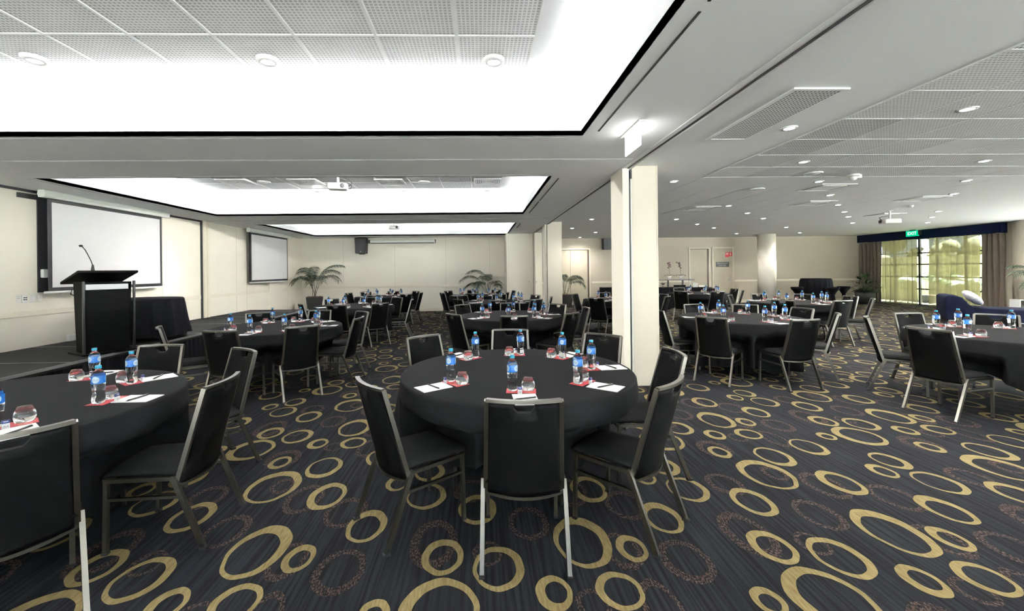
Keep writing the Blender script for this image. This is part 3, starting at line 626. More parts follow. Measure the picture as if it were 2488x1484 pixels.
# ------------------------------------------------------------------ stage
YS = [2.0, 3.6, 5.24, 6.39, 7.65, 8.98, 10.32, 11.75, 12.25]
b = B()
def riser(i, label):
    y0, y1 = YS[i], YS[i+1]; X0, X1, z = XL+.01, -4.97, .44
    g = thing('stage_riser', label, 'stage', (0, y0, 0), 0, 'black stage risers along the left wall'); L = y1-y0
    b = B(); b.box(X0, X1-.012, .006, L-.006, z-.06, z); part('deck', b, 'stage', g)
    b = B(); b.box(X1-.012, X1, .0, L, z-.03, z+.003); b.box(X0, X1-.012, 0, .006, z-.03, z+.002); part('edge_trim', b, 'alu', g)
    b = B(); n = int(L/.012); A = []; C = []
    for k in range(n+1):
        y = L*k/n; d = .012*math.sin(2*PI*y/.11+i)+.006*math.sin(2*PI*y/.37)
        A.append(b.v((X1-.03+d*.3, y, z-.03))); C.append(b.v((X1-.03+d*1.3+.01, y, .012)))
    for k in range(n): b.f([A[k], A[k+1], C[k+1], C[k]], True)
    part('skirt', b, 'skirt', g, fix=False)
    b = B()
    for xx in (X0+.05, X1-.1):
        for yy in (.06, L-.06): b.bar([(xx, yy, 0), (xx, yy, z-.06)], .04, .04, (0, 1, 0))
    part('leg_frame', b, 'rubber', g)
for i, d in enumerate(('black stage riser nearest the left edge of the photo', 'black stage riser just in front of the lectern', 'black stage riser carrying the lectern', 'black stage riser carrying the skirted round table', 'black stage riser just beyond the skirted table', 'black stage riser beside the grey slot in the left wall', 'black stage riser sixth from the front', 'narrow black riser at the far end of the stage')):
    riser(i, d)
# ------------------------------------------------------------------ lectern, microphone, skirted table
lx, ly, lrz = -5.17, 5.90, 1.05
g = thing('lectern', 'black lectern with sloping top and silver strip standing on the stage', 'lectern', (lx, ly, .4435), lrz)
b = B(); b.box(-.25, .25, -.16, .20, .02, .96, .02, .02); part('body', b, 'lectern', g, bevel=.006)
b = B(); b.box(-.29, .29, -.22, .26, 0.001, .022); part('base', b, 'lectern', g, bevel=.004)
for s in (-1, 1):
    b = B(); b.bar([(s*.265, -.175, .022), (s*.268, -.185, .97)], .022, .03, (0, 1, 0)); part('side_post', b, 'postgrey', g)
b = B(); b.box(-.245, .20, -.19, -.16, .86, .93); part('silver_strip', b, 'alu', g)
b = B()
b.prism([(-.40, .93), (-.40, .965), (.17, 1.115), (.19, 1.115), (.19, 1.085)], -.32, .32)
o = part('slanted_top', b, 'lectern', g, bevel=.008); o.matrix_local = Matrix.Translation((0, 0, 0)) @ Matrix(((0, 0, 1, 0), (-1, 0, 0, 0), (0, 1, 0, 0), (0, 0, 0, 1)))
b = B(); b.tube([(-.2, .2, .9), (-.26, .21, .86), (-.27, .21, .80), (-.21, .19, .76)], .006, 6); b.box(-.235, -.22, -.02, .04, .69, .72); part('cable', b, 'rubber', g)
g = thing('microphone', 'black gooseneck microphone rising from the lectern', 'microphone', (-5.15, 5.72, 1.546), .9)
b = B(); b.lathe([(.022, 0), (.018, .03), (.010, .09)], 14); part('base', b, 'blackplastic', g)
b = B(); b.tube([(0, 0, .08), (-.02, 0, .15), (-.05, 0, .23), (-.075, 0, .29), (-.10, 0, .325)], .0055, 8, (0, 1, 0)); part('gooseneck', b, 'rubber', g)
b = B(); b.sphere((-.112, 0, .335), .017, 12, (1.3, 1, .9)); part('capsule', b, 'blackplastic', g)
def skirted(name, label, x, y, z0, r, h, hem, m='skirt', pleat=.10, flare=.08, cat='table'):
    g = thing(name, label, cat, (x, y, z0))
    b = B(); b.lathe([(r-.02, h-.035), (r-.004, h-.03), (r, h-.012), (r-.01, h), (.001, h)], 64); part('tabletop', b, m, g)
    b = B(); n = 288; R = []
    for (t, z) in ((0, h-.02), (.15, h-.09), (.5, h*.5), (1, hem)):
        ring = []
        for k in range(n):
            a = 2*PI*k/n; s = math.sin(a*round(2*PI*r/pleat)); s = abs(s)**.7*(1 if s > 0 else -1)
            q = r+.006+flare*t+.022*s*(.25+t)+.008*math.sin(a*3+1)*t
            ring.append(b.v((q*math.cos(a), q*math.sin(a), z+.01*math.sin(a*5)*t)))
        R.append(ring)
    for A, C in zip(R, R[1:]):
        for k in range(n): b.f([A[k], A[(k+1) % n], C[(k+1) % n], C[k]], True)
    part('skirt', b, m, g)
    b = B(); b.tube([(0, 0, .01), (0, 0, h-.04)], .04, 12, (0, 1, 0)); b.lathe([(.3*r+.1, 0), (.3*r+.1, .012), (.04, .03)], 24); part('pedestal', b, 'tubeblack', g)
    return g
skirted('skirted_table', 'round table with pleated black skirt on the stage beside the lectern', -5.52, 6.98, .4415, .56, .665, .08, pleat=.2)
skirted('cocktail_table', 'tall round black draped cocktail table by the beige back wall', 13.0, 15.9, 0, .48, 1.05, .02, 'skirt', .16, .12)
def stool(label, x, y):
    g = thing('covered_stool', label, 'stool', (x, y, 0), 0, 'black covered stools round the cocktail table')
    b = B(); b.lathe([(.05, .02), (.055, .46), (.13, .60), (.19, .66), (.205, .72), (.195, .75), (.001, .755)], 20); part('cover', b, 'skirt', g)
    b = B(); b.lathe([(.17, 0), (.17, .012), (.06, .03)], 20); part('base', b, 'tubeblack', g)
stool('black fabric covered stool left of the cocktail table', 11.95, 15.5); stool('black fabric covered stool in front of the cocktail table, middle one', 12.95, 15.05); stool('black fabric covered stool right of the cocktail table', 13.75, 15.5)
# ------------------------------------------------------------------ banquet chair
def arc(w, bow, n=8): return [(-w+2*w*i/n, -bow*(1-(2*i/n-1)**2)) for i in range(n+1)]
TOPZ = .872
def make_chair():
    t = thing('banquet_chair', '', 'chair')
    # seat cushion
    b = B(); nx, ny = 8, 8; top = []; bot = []
    for j in range(ny+1):
        v = j/ny; y = .115+.43*v; hw = .205-.022*v
        rt, rb = [], []
        for i in range(nx+1):
            u = -1+2*i/nx; e = max(0, (abs(u)-.72)/.28); f_ = max(0, (v-.78)/.22)
            z = .447-.022*e*e-.03*f_*f_
            yy = y-(.035*(1-u*u) if j == 0 else 0)
            rt.append(b.v((u*hw, yy, z))); rb.append(b.v((u*(hw-.004), yy, .404)))
        top.append(rt); bot.append(rb)
    for j in range(ny):
        for i in range(nx):
            b.f([top[j][i], top[j][i+1], top[j+1][i+1], top[j+1][i]], True); b.f([bot[j][i], bot[j+1][i], bot[j+1][i+1], bot[j][i+1]], True)
    for j in range(ny):
        b.f([top[j][0], top[j+1][0], bot[j+1][0], bot[j][0]], True); b.f([top[j][nx], bot[j][nx], bot[j+1][nx], top[j+1][nx]], True)
    for i in range(nx):
        b.f([top[0][i], bot[0][i], bot[0][i+1], top[0][i+1]], True); b.f([top[ny][i], top[ny][i+1], bot[ny][i+1], bot[ny][i]], True)
    part('seat', b, 'seatfab', t)
    # upholstered backrest with the hand hole under the top rail
    rows = [0, .04, .12, .3, .55, .8, .9, .945, .985]; us = [-1, -.93, -.7, -.45, -.30, -.15, 0, .15, .30, .45, .7, .93, 1]
    def pos(u, v, off):
        z = .355+(TOPZ-.012-.355)*v; hw = .188-.016*v; yc = .138-.138*v-.028*(1-u*u)*1.0
        if v > .93: u2 = u
        elif v > .89: u2 = u*(.62 if abs(u) <= .31 else 1)
        else: u2 = u
        edge = 1-max(0, (abs(u)-.9)/.1)*.5
        wrap = -.01*max(0, (.12-v)/.12)
        return (u2*hw, yc+off*edge+wrap+(.02*max(0, (.1-v)/.1) if off > 0 else 0), z)
    b = B(); F = [[None]*len(us) for _ in rows]; K = [[None]*len(us) for _ in rows]
    def cell(r, c): return not (r >= 6 and us[c] >= -.31 and us[c+1] <= .31) if 0 <= r < len(rows)-1 and 0 <= c < len(us)-1 else False
    def gv(G, r, c, off):
        if G[r][c] is None: G[r][c] = b.v(pos(us[c], rows[r], off))
        return G[r][c]
    for r in range(len(rows)-1):
        for c in range(len(us)-1):
            if not cell(r, c): continue
            q = [(r, c), (r, c+1), (r+1, c+1), (r+1, c)]
            b.f([gv(F, *p, .017) for p in q], True); b.f([gv(K, *p, -.017) for p in q[::-1]], True)
            for (p1, p2, nb) in (((r, c), (r, c+1), (r-1, c)), ((r, c+1), (r+1, c+1), (r, c+1)), ((r+1, c+1), (r+1, c), (r+1, c)), ((r+1, c), (r, c), (r, c-1))):
                if not cell(*nb): b.f([gv(F, *p1, .017), gv(K, *p1, -.017), gv(K, *p2, -.017), gv(F, *p2, .017)])
    part('backrest', b, 'blackfab', t)
    # steel frame
    w = .021
    b = B()
    for s in (-1, 1): b.bar([(s*.199, .142, .352), (s*.183, .002, TOPZ-.006)], w, .024, (0, 1, 0))
    tp = arc(.183, .032, 10); b.bar([(x, y+.001, TOPZ-.006) for x, y in tp], .026, .016)
    part('back_frame', b, 'steel', t)
    b = B(); b.bar([(x, y+.140, .352-.012*(1-(x/.205)**2)) for x, y in arc(.205, .055, 10)], .02, .016); part('cross_bar', b, 'steel', t)
    b = B()
    for s in (-1, 1): b.bar([(s*.212, .150, .394), (s*.205, .50, .394)], w, w)
    b.bar([(-.205, .50, .394), (.205, .50, .394)], w, w); part('seat_frame', b, 'steel', t)
    for s in (-1, 1):
        b = B(); b.bar([(s*.213, .160, .404), (s*.213, .140, .372), (s*.214, -.001, .012)], w, .026, (0, 1, .3)); lg = part('leg', b, 'steel', t)
        b = B(); b.box(s*.214-.014, s*.214+.014, -.022, .016, 0.0014, .016); part('foot_cap', b, 'rubber', lg)
        b = B(); b.bar([(s*.205, .49, .39), (s*.205, .498, .012)], w, w, (0, 1, 0)); lg = part('leg', b, 'steel', t)
        b = B(); b.box(s*.205-.013, s*.205+.013, .484, .511, .0014, .016); part('foot_cap', b, 'rubber', lg)
        b = B(); b.bar([(s*.212, .118, .294), (s*.206, .488, .294)], .016, .016); part('stretcher', b, 'steel', t)
    return t
chair0 = make_chair()
# ------------------------------------------------------------------ table place settings (prototypes)
def make_bottle():
    t = thing('water_bottle', '', 'bottle')
    b = B(); b.lathe([(.0005, .004), (.022, .0), (.030, .006), (.0315, .02), (.0295, .045), (.0275, .062), (.029, .08), (.0315, .105), (.0318, .163), (.029, .172), (.021, .185), (.0125, .192), (.0125, .198), (.0005, .1985)], 28, cap=False); part('body', b, 'water', t)
    b = B(); b.lathe([(.0322, .116), (.0324, .118), (.0326, .158), (.0322, .160)], 36, cap=False); part('label_band', b, 'label', t)
    b = B(); b.lathe([(.0005, .1988), (.0142, .1988), (.0148, .2), (.0148, .214), (.0135, .2165), (.0005, .217)], 24, cap=False); part('cap', b, 'cap', t)
    return t
def make_glass():
    b = B(); b.lathe([(.036, .0), (.040, .012), (.042, .03), (.039, .048), (.030, .066), (.027, .074), (.0005, .0745)], 28, cap=False); b.lathe([(.034, .0), (.038, .013), (.040, .03), (.037, .046), (.028, .060), (.0005, .062)], 28, cap=False)
    n = 28
    me = b.mesh('tumbler', 'glass'); o = tag(link('tumbler', me), '', 'glass'); return o
def ovalstrip(b, a, c, w, z, n=36, x0=0):
    A = [b.v((x0+a*math.cos(2*PI*k/n), c*math.sin(2*PI*k/n), z)) for k in range(n)]; C = [b.v((x0+(a-w)*math.cos(2*PI*k/n), (c-w)*math.sin(2*PI*k/n), z)) for k in range(n)]
    for k in range(n): b.f([A[k], A[(k+1) % n], C[(k+1) % n], C[k]])
def make_mat():
    b = B(); b.box(-.09, .09, -.05, .05, 0, .0012); b.mi = 1
    ovalstrip(b, .036, .026, .0016, .0016, x0=.045)
    for k in range(5): b.box(.026+.008*k, .0305+.008*k, -.004, .004, .0012, .0017)
    b.box(.02, .07, -.0375, -.035, .0012, .0016)
    return tag(link('coaster_card', b.mesh('coaster_card', ['red', 'redpale'])), '', 'card')
def make_pad():
    b = B(); b.box(-.07, .07, -.1, .1, 0, .004); return tag(link('notepad', b.mesh('notepad', 'paper')), '', 'notepad')
def make_pen():
    t = thing('pen', '', 'pen')
    b = B(); b.tube([(-.06, 0, .0045), (.062, 0, .0045)], .0044, 10); b.tube([(-.07, 0, .0045), (-.06, 0, .0045)], .002, 8); part('barrel', b, 'pen', t)
    b = B(); b.box(.015, .06, -.0012, .0012, .0088, .0105); part('clip', b, 'chrome', t); return t
def make_mint():
    t = thing('mint_box', '', 'mint box')
    b = B(); b.box(-.013, .013, -.0055, .0055, 0, .028); part('carton', b, 'paper', t)
    b = B(); b.box(-.0132, .0132, -.0057, .0057, .0272, .042); part('lid', b, 'navyprint', t)
    text('lettering', 'JILA', .0105, 'ink', t, (0, -.0056, .013), (PI/2, 0, 0), .0002, .95)
    b = B(); b.box(-.008, .008, -.006, -.0057, .035, .038); part('lid_print', b, 'paper', t); return t
PROT = dict(bottle=make_bottle(), glass=make_glass(), card=make_mat(), pad=make_pad(), pen=make_pen(), mint=make_mint())
USED = set()
def place(key, x, y, z, rz, label, group):
    p = PROT[key]
    if key not in USED:
        USED.add(key); p.location = (x, y, z); p.rotation_euler = (0, 0, rz); p['label'] = label; p['group'] = group; return p
    return dup(p, (x, y, z), rz, label, group)
# ------------------------------------------------------------------ tables, cloths, chairs
SEATS = {'T1': (0.26, 3.10, [(-93, 1.06), (-142, 1.14), (-45, 1.12), (2, 1.20), (45, 1.30), (88, 1.34), (130, 1.28)]), 'T2': (-2.74, 2.50, [(2, 1.20), (-42, 1.14), (52, 1.28), (94, 1.30)]), 'T3': (-2.80, 5.84, [(-50, 1.08), (-1, 1.12), (43, 1.26), (-94, 1.14), (-143, 1.26), (128, 1.18), (84, 1.22)]), 'T4': (0.48, 6.88, [(-91, 1.08), (-140, 1.16), (132, 1.24), (86, 1.22), (40, 1.22), (-1, 1.26), (-44, 1.18)]), 'T6': (0.43, 9.93, [(-94, 1.14), (-147, 1.12), (140, 1.18), (87, 1.14), (33, 1.14), (-11, 1.22), (-50, 1.20)]), 'T8': (-0.10, 12.72, [(-153, 1.14), (144, 1.16), (98, 1.14), (58, 1.18), (-96, 1.12), (-45, 1.10), (12, 1.16)]), 'T5': (-2.76, 9.28, [(-91, 1.14), (-47, 1.10), (10, 1.22), (52, 1.20), (91, 1.16), (134, 1.16), (-142, 1.12)]), 'T7': (-2.87, 12.55, [(167, 1.16), (132, 1.16), (88, 1.16), (43, 1.14), (-6, 1.12), (-46, 1.14), (-91, 1.12)]), 'T9': (3.85, 6.12, [(-138, 1.20), (-87, 1.18), (-35, 1.12), (10, 1.12), (54, 1.14), (97, 1.12), (170, 1.14)]), 'T10': (6.68, 8.75, [(-136, 1.20), (-87, 1.14), (-40, 1.24), (-2, 1.20), (44, 1.16), (90, 1.14), (141, 1.20)]), 'T11': (5.66, 4.32, [(-168, 1.22), (138, 1.14), (88, 1.12), (43, 1.20)]), 'T12': (6.46, 12.30, [(-140, 1.16), (-93, 1.16), (5, 1.2), (-36, 1.15), (91, 1.14), (45, 1.14)]), 'T13': (3.35, 10.10, [(142, 1.16), (-134, 1.12), (92, 1.14), (-39, 1.14), (6, 1.18)])}
WHERE = {'T1': 'the foreground middle table', 'T2': 'the foreground table by the stage', 'T3': 'the second table along the stage', 'T4': 'the table behind the foreground middle one', 'T5': 'the third table along the stage', 'T6': 'the third table of the middle row', 'T7': 'the table nearest the corner palm', 'T8': 'the farthest table of the middle row', 'T9': 'the table right of the near pillar', 'T10': 'the table nearest the cocktail table', 'T11': 'the table cut by the right edge', 'T12': 'the table in front of the buffet', 'T13': 'the table seen between the two pillars'}
WHICH = {'T1': 'foreground middle', 'T2': 'foreground, by the stage', 'T3': 'second along the stage', 'T4': 'right behind the foreground middle one', 'T5': 'third along the stage', 'T6': 'third of the middle row', 'T7': 'far one near the potted palm corner', 'T8': 'farthest of the middle row', 'T9': 'just right of the near pillar', 'T10': 'nearest the cocktail table', 'T11': 'cut by the right edge', 'T12': 'in front of the buffet', 'T13': 'seen between the two pillars'}
DIRS = {-2: 'near side', -1: 'near right side', 0: 'right side', 1: 'far right side', 2: 'far side', 3: 'far left side', 4: 'left side', -4: 'left side', -3: 'near left side'}
HEM = {'T1': .27, 'T2': .24, 'T3': .28, 'T9': .13, 'T11': .36}
CR, CZ = .843, .763
def tablecloth(key, cx, cy, seats):
    r_ = random.Random(key); b = B(); n = 320
    p1, p2, p3 = [r_.uniform(0, 6.28) for _ in range(3)]
    prof = [(0, None)]
    hem0 = HEM.get(key, .27); levels = []
    for r in (.001, .3, .6, .78, CR-.02): levels.append(('t', r, CZ))
    for r, z in ((CR-.006, CZ-.003), (CR, CZ-.012), (CR+.002, CZ-.03)): levels.append(('t', r, z))
    NS = 14
    rings = []
    for kind, r, z in levels:
        rings.append([b.v((r*math.cos(2*PI*k/n), r*math.sin(2*PI*k/n), z)) for k in range(n)])
    for s in range(1, NS+1):
        t = s/NS; row = []
        for k in range(n):
            th = 2*PI*k/n; hem = hem0+.05*math.sin(4*th+p1)+.025*math.sin(7*th+p2)
            z = CZ-.03-(CZ-.03-hem)*t
            q = CR+.002+t**.7*(.022+.034*math.sin(11*th+p3)*t**.6+.030*math.sin(17*th+p1*2)*t**.8+.016*math.sin(29*th+p2)*t)
            for (ang, rad) in seats:
                d = (th-math.radians(ang)+PI) % (2*PI)-PI
                if abs(d) > 1.0: continue
                lim0 = (rad-.585)/max(.2, math.cos(d)); lat = abs(q*math.sin(d))
                lat_at = abs(lim0*math.sin(d))
                wl = min(1, max(0, (.285-lat_at)/.055)); wz = min(1, max(0, (.63-z)/.16)); wl = wl*wl*(3-2*wl); wz = wz*wz*(3-2*wz)
                if lim0 < q: q = q-(q-lim0)*wl*wz
            row.append(b.v((q*math.cos(th), q*math.sin(th), z)))
        rings.append(row)
    for A, C in zip(rings, rings[1:]):
        for k in range(n): b.f([A[k], A[(k+1) % n], C[(k+1) % n], C[k]], True)
    b.f(rings[0])
    o = solo('tablecloth', b, 'cloth', 'black round tablecloth draped over the table: '+WHICH[key], 'tablecloth', (cx, cy, 0), 0, 'black tablecloths on the round tables')
    return o
# prototype table under the cloth
def make_table():
    t = thing('round_table', '', 'table')
    b = B(); b.lathe([(.82, .735), (.83, .74), (.83, .756), (.82, .76), (.001, .76)], 64); part('tabletop', b, 'board', t)
    for s in (-1, 1):
        for q in (-1, 1):
            b = B(); b.tube([(q*.10, s*.20, .735), (q*.12, s*.23, .56), (q*.2, s*.30, .46), (q*.31, s*.345, .32), (q*.345, s*.36, .15), (q*.35, s*.36, .002)], .013, 8, (0, 1, .2)); part('leg', b, 'tubeblack', t)
        b = B(); b.tube([(-.10, s*.20, .70), (.10, s*.20, .70)], .012, 8); part('stretcher', b, 'tubeblack', t)
    return t
table0 = make_table(); firstc = [True]; firstt = [True]
for key, (cx, cy, seats) in SEATS.items():
    lab = 'round folding banquet table under a black cloth: '+WHICH[key]; trz = .4+len(key)*.3+cx
    if firstt[0]: table0.location = (cx, cy, 0); table0.rotation_euler = (0, 0, trz); table0['label'] = lab; table0['group'] = 'round banquet tables'; firstt[0] = False
    else: dup(table0, (cx, cy, 0), trz, lab, 'round banquet tables')
    tablecloth(key, cx, cy, seats)
    fine = key in ('T1', 'T2', 'T3', 'T4', 'T9', 'T10', 'T11')
    rj = random.Random(key+'s')
    taken = set()
    for (ang, rad) in seats:
        a = math.radians(ang); d = int(round(ang/45)); d = -4 if d == 4 else d
        while d in taken: d = (d+1+4) % 8-4
        taken.add(d); side = DIRS[d]
        x, y = cx+rad*math.cos(a), cy+rad*math.sin(a); rz = a+PI/2+rj.uniform(-.05, .05)
        cl = 'black chair with steel frame, %s of %s' % (side, WHERE[key])
        if firstc[0]: chair0.location = (x, y, 0); chair0.rotation_euler = (0, 0, rz); chair0['label'] = cl; chair0['group'] = 'banquet chairs round the tables'; firstc[0] = False
        else: dup(chair0, (x, y, 0), rz, cl, 'banquet chairs round the tables')
        # setting: u = to the sitter's right, o = outward
        jr = rj.uniform(-.08, .08); ja = rj.uniform(-.03, .03)
        ca, sa = math.cos(a+ja), math.sin(a+ja)
        def at(o, u): return (cx+o*ca-u*sa, cy+o*sa+u*ca)     # u along the tangent
        rzs = a+ja+PI/2     # local -y points outward to the sitter
        cz = CZ+.0004
        sd = side
        p = at(.55, 0); place('card', p[0], p[1], cz, rzs+jr, 'red printed coaster card, %s of %s' % (sd, WHERE[key]), 'red coaster cards')
        p = at(.545+.05*jr, -.052); place('bottle', p[0], p[1], cz+.0018, rzs+rj.uniform(-1, 1), 'blue capped water bottle, %s of %s' % (sd, WHERE[key]), 'water bottles on the tables')
        p = at(.525, .045); place('glass', p[0], p[1], cz+.0018, rzs, 'upturned glass tumbler, %s of %s' % (sd, WHERE[key]), 'glass tumblers on the tables')
        p = at(.715+rj.uniform(-.012, .008), rj.uniform(-.02, .02)); pr_ = rzs+rj.uniform(-.12, .12)
        place('pad', p[0], p[1], cz, pr_, 'white paper notepad, %s of %s' % (sd, WHERE[key]), 'white notepads')
        if fine:
            q = rj.uniform(-.8, .9)
            place('pen', p[0], p[1], cz+.0041, pr_+q, 'black pen on notepad, %s of %s' % (sd, WHERE[key]), 'black pens on notepads')
            p = at(.612, -.012+rj.uniform(-.02, .03)); place('mint', p[0], p[1], cz+.0002, rzs+rj.uniform(-.2, .2), 'tiny navy topped mint box, %s of %s' % (sd, WHERE[key]), 'mint boxes on the tables')
# ------------------------------------------------------------------ potted plants
def frond_bm(L, droop, rise, nl=18, ll=.34):
    """a feather palm frond starting at the origin, growing along +y then arching over"""
    b = B(); pts = []; n = 14
    ang = rise; p = Vector((0, 0, 0)); st = L/n
    for i in range(n+1):
        pts.append(p.copy()); t = i/n
        if t > .42: ang -= droop/(n*.58)
        p = p+Vector((0, math.cos(ang), math.sin(ang)))*st
    b.tube(pts, .006, 5, (1, 0, 0))
    b.mi = 1
    for i in range(nl):
        t = .44+.56*(i+.5)/nl; k = t*n; j = min(n-1, int(k)); q = pts[j].lerp(pts[j+1], k-j); d = (pts[j+1]-pts[j]).normalized()
        l = ll*(.55+.45*math.sin(PI*min(1, (t-.4)/.6*.9+.12)))
        for s in (-1, 1):
            out = (Vector((s*.8, 0, -.15))+d*.75).normalized(); w = d*.013
            m1 = q+out*l*.55+Vector((0, 0, -.02*l)); e = q+out*l+Vector((0, 0, -.36*l))
            a, c = b.v(q-w*.5), b.v(q+w*.5); f_, g_ = b.v(m1+w), b.v(m1-w); h = b.v(e)
            b.f([a, c, f_, g_]); b.f([g_, f_, h])
    return b
FR = {}
def palm(label, x, y, zt, sq, ph, fronds, seed, lim=None):
    r = random.Random(seed); g = thing('potted_palm', label, 'plant', (x, y, 0))
    b = B(); h = sq/2; b.box(-h, h, -h, h, 0, ph, h*.28, h*.28); o = part('planter', b, 'pot', g); o.rotation_euler = (0, 0, .35)
    b = B(); b.box(-h*.86, h*.86, -h*.86, h*.86, ph-.02, ph+.012); o = part('soil', b, 'soil', g); o.rotation_euler = (0, 0, .35)
    for (az, L, rise, droop) in fronds:
        k = (round(L, 1), round(rise, 1), round(droop, 1))
        if k not in FR: FR[k] = frond_bm(*[k[0], k[2], k[1]]).mesh('frond', ['stem', 'palm'])
        ox, oy = r.uniform(-.07, .07), r.uniform(-.07, .07); sc = 1.0
        if lim:
            c_, s_ = math.cos(az-PI/2), math.sin(az-PI/2)
            while sc > .45 and not all(lim[0] < x+ox+sc*(v.co.x*c_-v.co.y*s_) < lim[1] and lim[2] < y+oy+sc*(v.co.x*s_+v.co.y*c_) < lim[3] for v in FR[k].vertices): sc -= .04
        o = link('frond', FR[k], g, (ox, oy, ph)); o.rotation_euler = (0, 0, az-PI/2); o.scale = (sc, sc, sc*.35+.65)
def fr(r, n, L, rise, droop): return [(2*PI*i/n+r.uniform(-.3, .3), L+r.uniform(-.3, .2), rise+r.uniform(-.1, .08), droop+r.uniform(-.3, .3)) for i in range(n)]
R = random.Random(5)
palm('potted palm in a black planter in the left back corner', -5.85, 14.95, 1.9, .56, .64, [(.2, 1.7, 1.3, 1.5), (.8, 1.6, 1.3, 1.9), (2.9, 1.7, 1.3, 1.8), (3.4, 1.5, 1.2, 2.2), (1.8, 1.7, 1.4, 1.7), (4.5, 1.6, 1.4, 1.9), (5.4, 1.4, 1.2, 2.2), (2.2, 1.4, 1.3, 2.1), (6.0, 1.5, 1.1, 2.0), (3.9, 1.3, 1.2, 2.2), (4.9, 1.2, 1.3, 2.4)], 1, (XL+.04, 5, 5, YB-.04))
palm('potted palm standing against the folded partition at the back wall', .28, 15.1, 1.9, .5, .5, [(2.8, 1.6, 1.4, 1.9), (3.4, 1.5, 1.2, 2.0), (.3, 1.1, 1.2, 2.2), (1.6, 1.5, 1.4, 1.9), (4.4, 1.4, 1.3, 2.1), (5.3, 1.1, 1.3, 2.2), (2.3, 1.2, 1.2, 2.2), (4.0, 1.2, 1.1, 2.2), (3.1, 1.2, 1.0, 1.8)], 2, (-3, .86, 5, YB-.04))
palm('potted palm by the double door seen beside the far pillar', 3.35, 16.6, 1.8, .5, .5, [(.2, 1.3, 1.3, 2.0), (.9, 1.2, 1.2, 2.2), (2.6, 1.3, 1.3, 1.9), (3.3, 1.2, 1.2, 2.2), (4.4, 1.4, 1.3, 2.1), (5.3, 1.3, 1.2, 2.2), (5.9, 1.1, 1.1, 2.2), (1.7, 1.3, 1.4, 2.0)], 3, (2.24, 5, 5, YR-.05))
palm('palm whose fronds reach in at the right edge by the white shelf', 15.75, 11.25, 1.8, .5, .5, [(2.6, 1.7, 1.3, 1.6), (3.1, 1.5, 1.2, 1.9), (3.6, 1.7, 1.4, 1.7), (2.2, 1.4, 1.0, 1.9), (4.4, 1.5, 1.2, 1.9), (3.4, 1.3, .9, 1.8), (1.2, 1.5, 1.3, 1.9), (5.4, 1.5, 1.3, 1.9)], 4, (10, 16.4, 8, 11.7))
# two garden palms outside the window
for x, y, s in ((17.9, 14.6, 5), (18.2, 16.5, 6)): palm('garden palm outside the window, '+('left' if y > 15 else 'right')+' one', x, y, 1.8, .4, .3, fr(random.Random(s), 9, 1.3, 1.2, 1.7), s, (16.8, 18.95, y-.9, y+.9))
b = B(); rh = random.Random(9)
for k in range(130):
    b.sphere((19.9+rh.uniform(-.4, .5), 8+16*rh.random(), rh.uniform(.6, 3.4)), rh.uniform(.25, .5), 8)
o = solo('hedge', b, 'garden', 'yellow green hedge above the garden wall outside', 'hedge'); o['kind'] = 'stuff'
# broad leaved plant in the corner
g = thing('potted_plant', 'broad leaved green plant in a dark pot in front of the brown drape', 'plant', (15.52, 16.5, 0))
b = B(); b.lathe([(.24, 0), (.30, .06), (.33, .5), (.31, .51), (.30, .47), (.001, .46)], 28); part('pot', b, 'pot', g)
b = B(); b.lathe([(.29, .465), (.12, .5), (.001, .51)], 20, cap=False); part('soil', b, 'soil', g)
rl = random.Random(11)
bs = B(); b = B()
for k in range(46):
    az = rl.uniform(0, 6.28); el = rl.uniform(.15, 1.45); L = rl.uniform(.22, .56); d = Vector((math.cos(az)*math.cos(el), math.sin(az)*math.cos(el), math.sin(el)))
    p = Vector((0, 0, .48)); e = p+d*L; bs.tube([p, p+d*L*.6+Vector((0, 0, .02)), e], .004, 5, (.3, .2, 1))
    sd = d.cross(Vector((0, 0, 1))).normalized(); ll = rl.uniform(.16, .28); wd = ll*rl.uniform(.25, .42); dr = Vector((d.x, d.y, d.z-.6)).normalized()
    a0 = e; m_ = e+dr*ll*.45; t_ = e+dr*ll+Vector((0, 0, -.03))
    v0, v1, v2, v3, vm = b.v(a0), b.v(m_+sd*wd), b.v(t_), b.v(m_-sd*wd), b.v(m_+Vector((0, 0, -.015)))
    for q in ((v0, v1, vm), (v1, v2, vm), (v2, v3, vm), (v3, v0, vm)): b.f(q, True)
part('stem', bs, 'stem', g); part('foliage', b, 'leaf', g)
# ------------------------------------------------------------------ chaise, cushion, low shelf
rz = math.atan2(-.62, .78)
g = thing('chaise', 'navy velvet chaise longue with one raised end in front of the curtain', 'sofa', (11.9, 10.4, 0), rz)
# local x = along the seat, local y = depth
b = B(); b.prism([(0, .10), (0, .70), (.06, .74), (.17, .74), (.30, .68), (.42, .5), (.5, .43), (1.6, .41), (1.62, .38), (1.62, .10)], 0, 1.0, True)
o = part('body', b, 'navy', g, bevel=.03); o.matrix_local = Matrix(((1, 0, 0, 0), (0, 0, 1, 0), (0, 1, 0, 0), (0, 0, 0, 1)))
b = B(); b.box(.06, 1.56, .06, .94, .0, .10); part('plinth', b, 'blackplastic', g)
b = B(); b.box(0.05, 1.57, -.004, .02, .085, .11); part('base_strip', b, 'alu', g)
b = B(); b.sphere((0, 0, 0), .24, 20, (1, 1.2, .42))
o = solo('cushion', b, 'cushion', 'white patterned cushion leaning on the navy chaise', 'cushion', (0, 0, 0))
o.matrix_world = g.matrix_basis @ Matrix.Translation((.56, .45, .665)) @ Matrix.Rotation(.82, 4, 'Y')
g = thing('cube_shelf', 'low white open shelf with two cells beside the pier at the right edge', 'shelf', (16.0, 12.1, 0), -.2)
b = B()
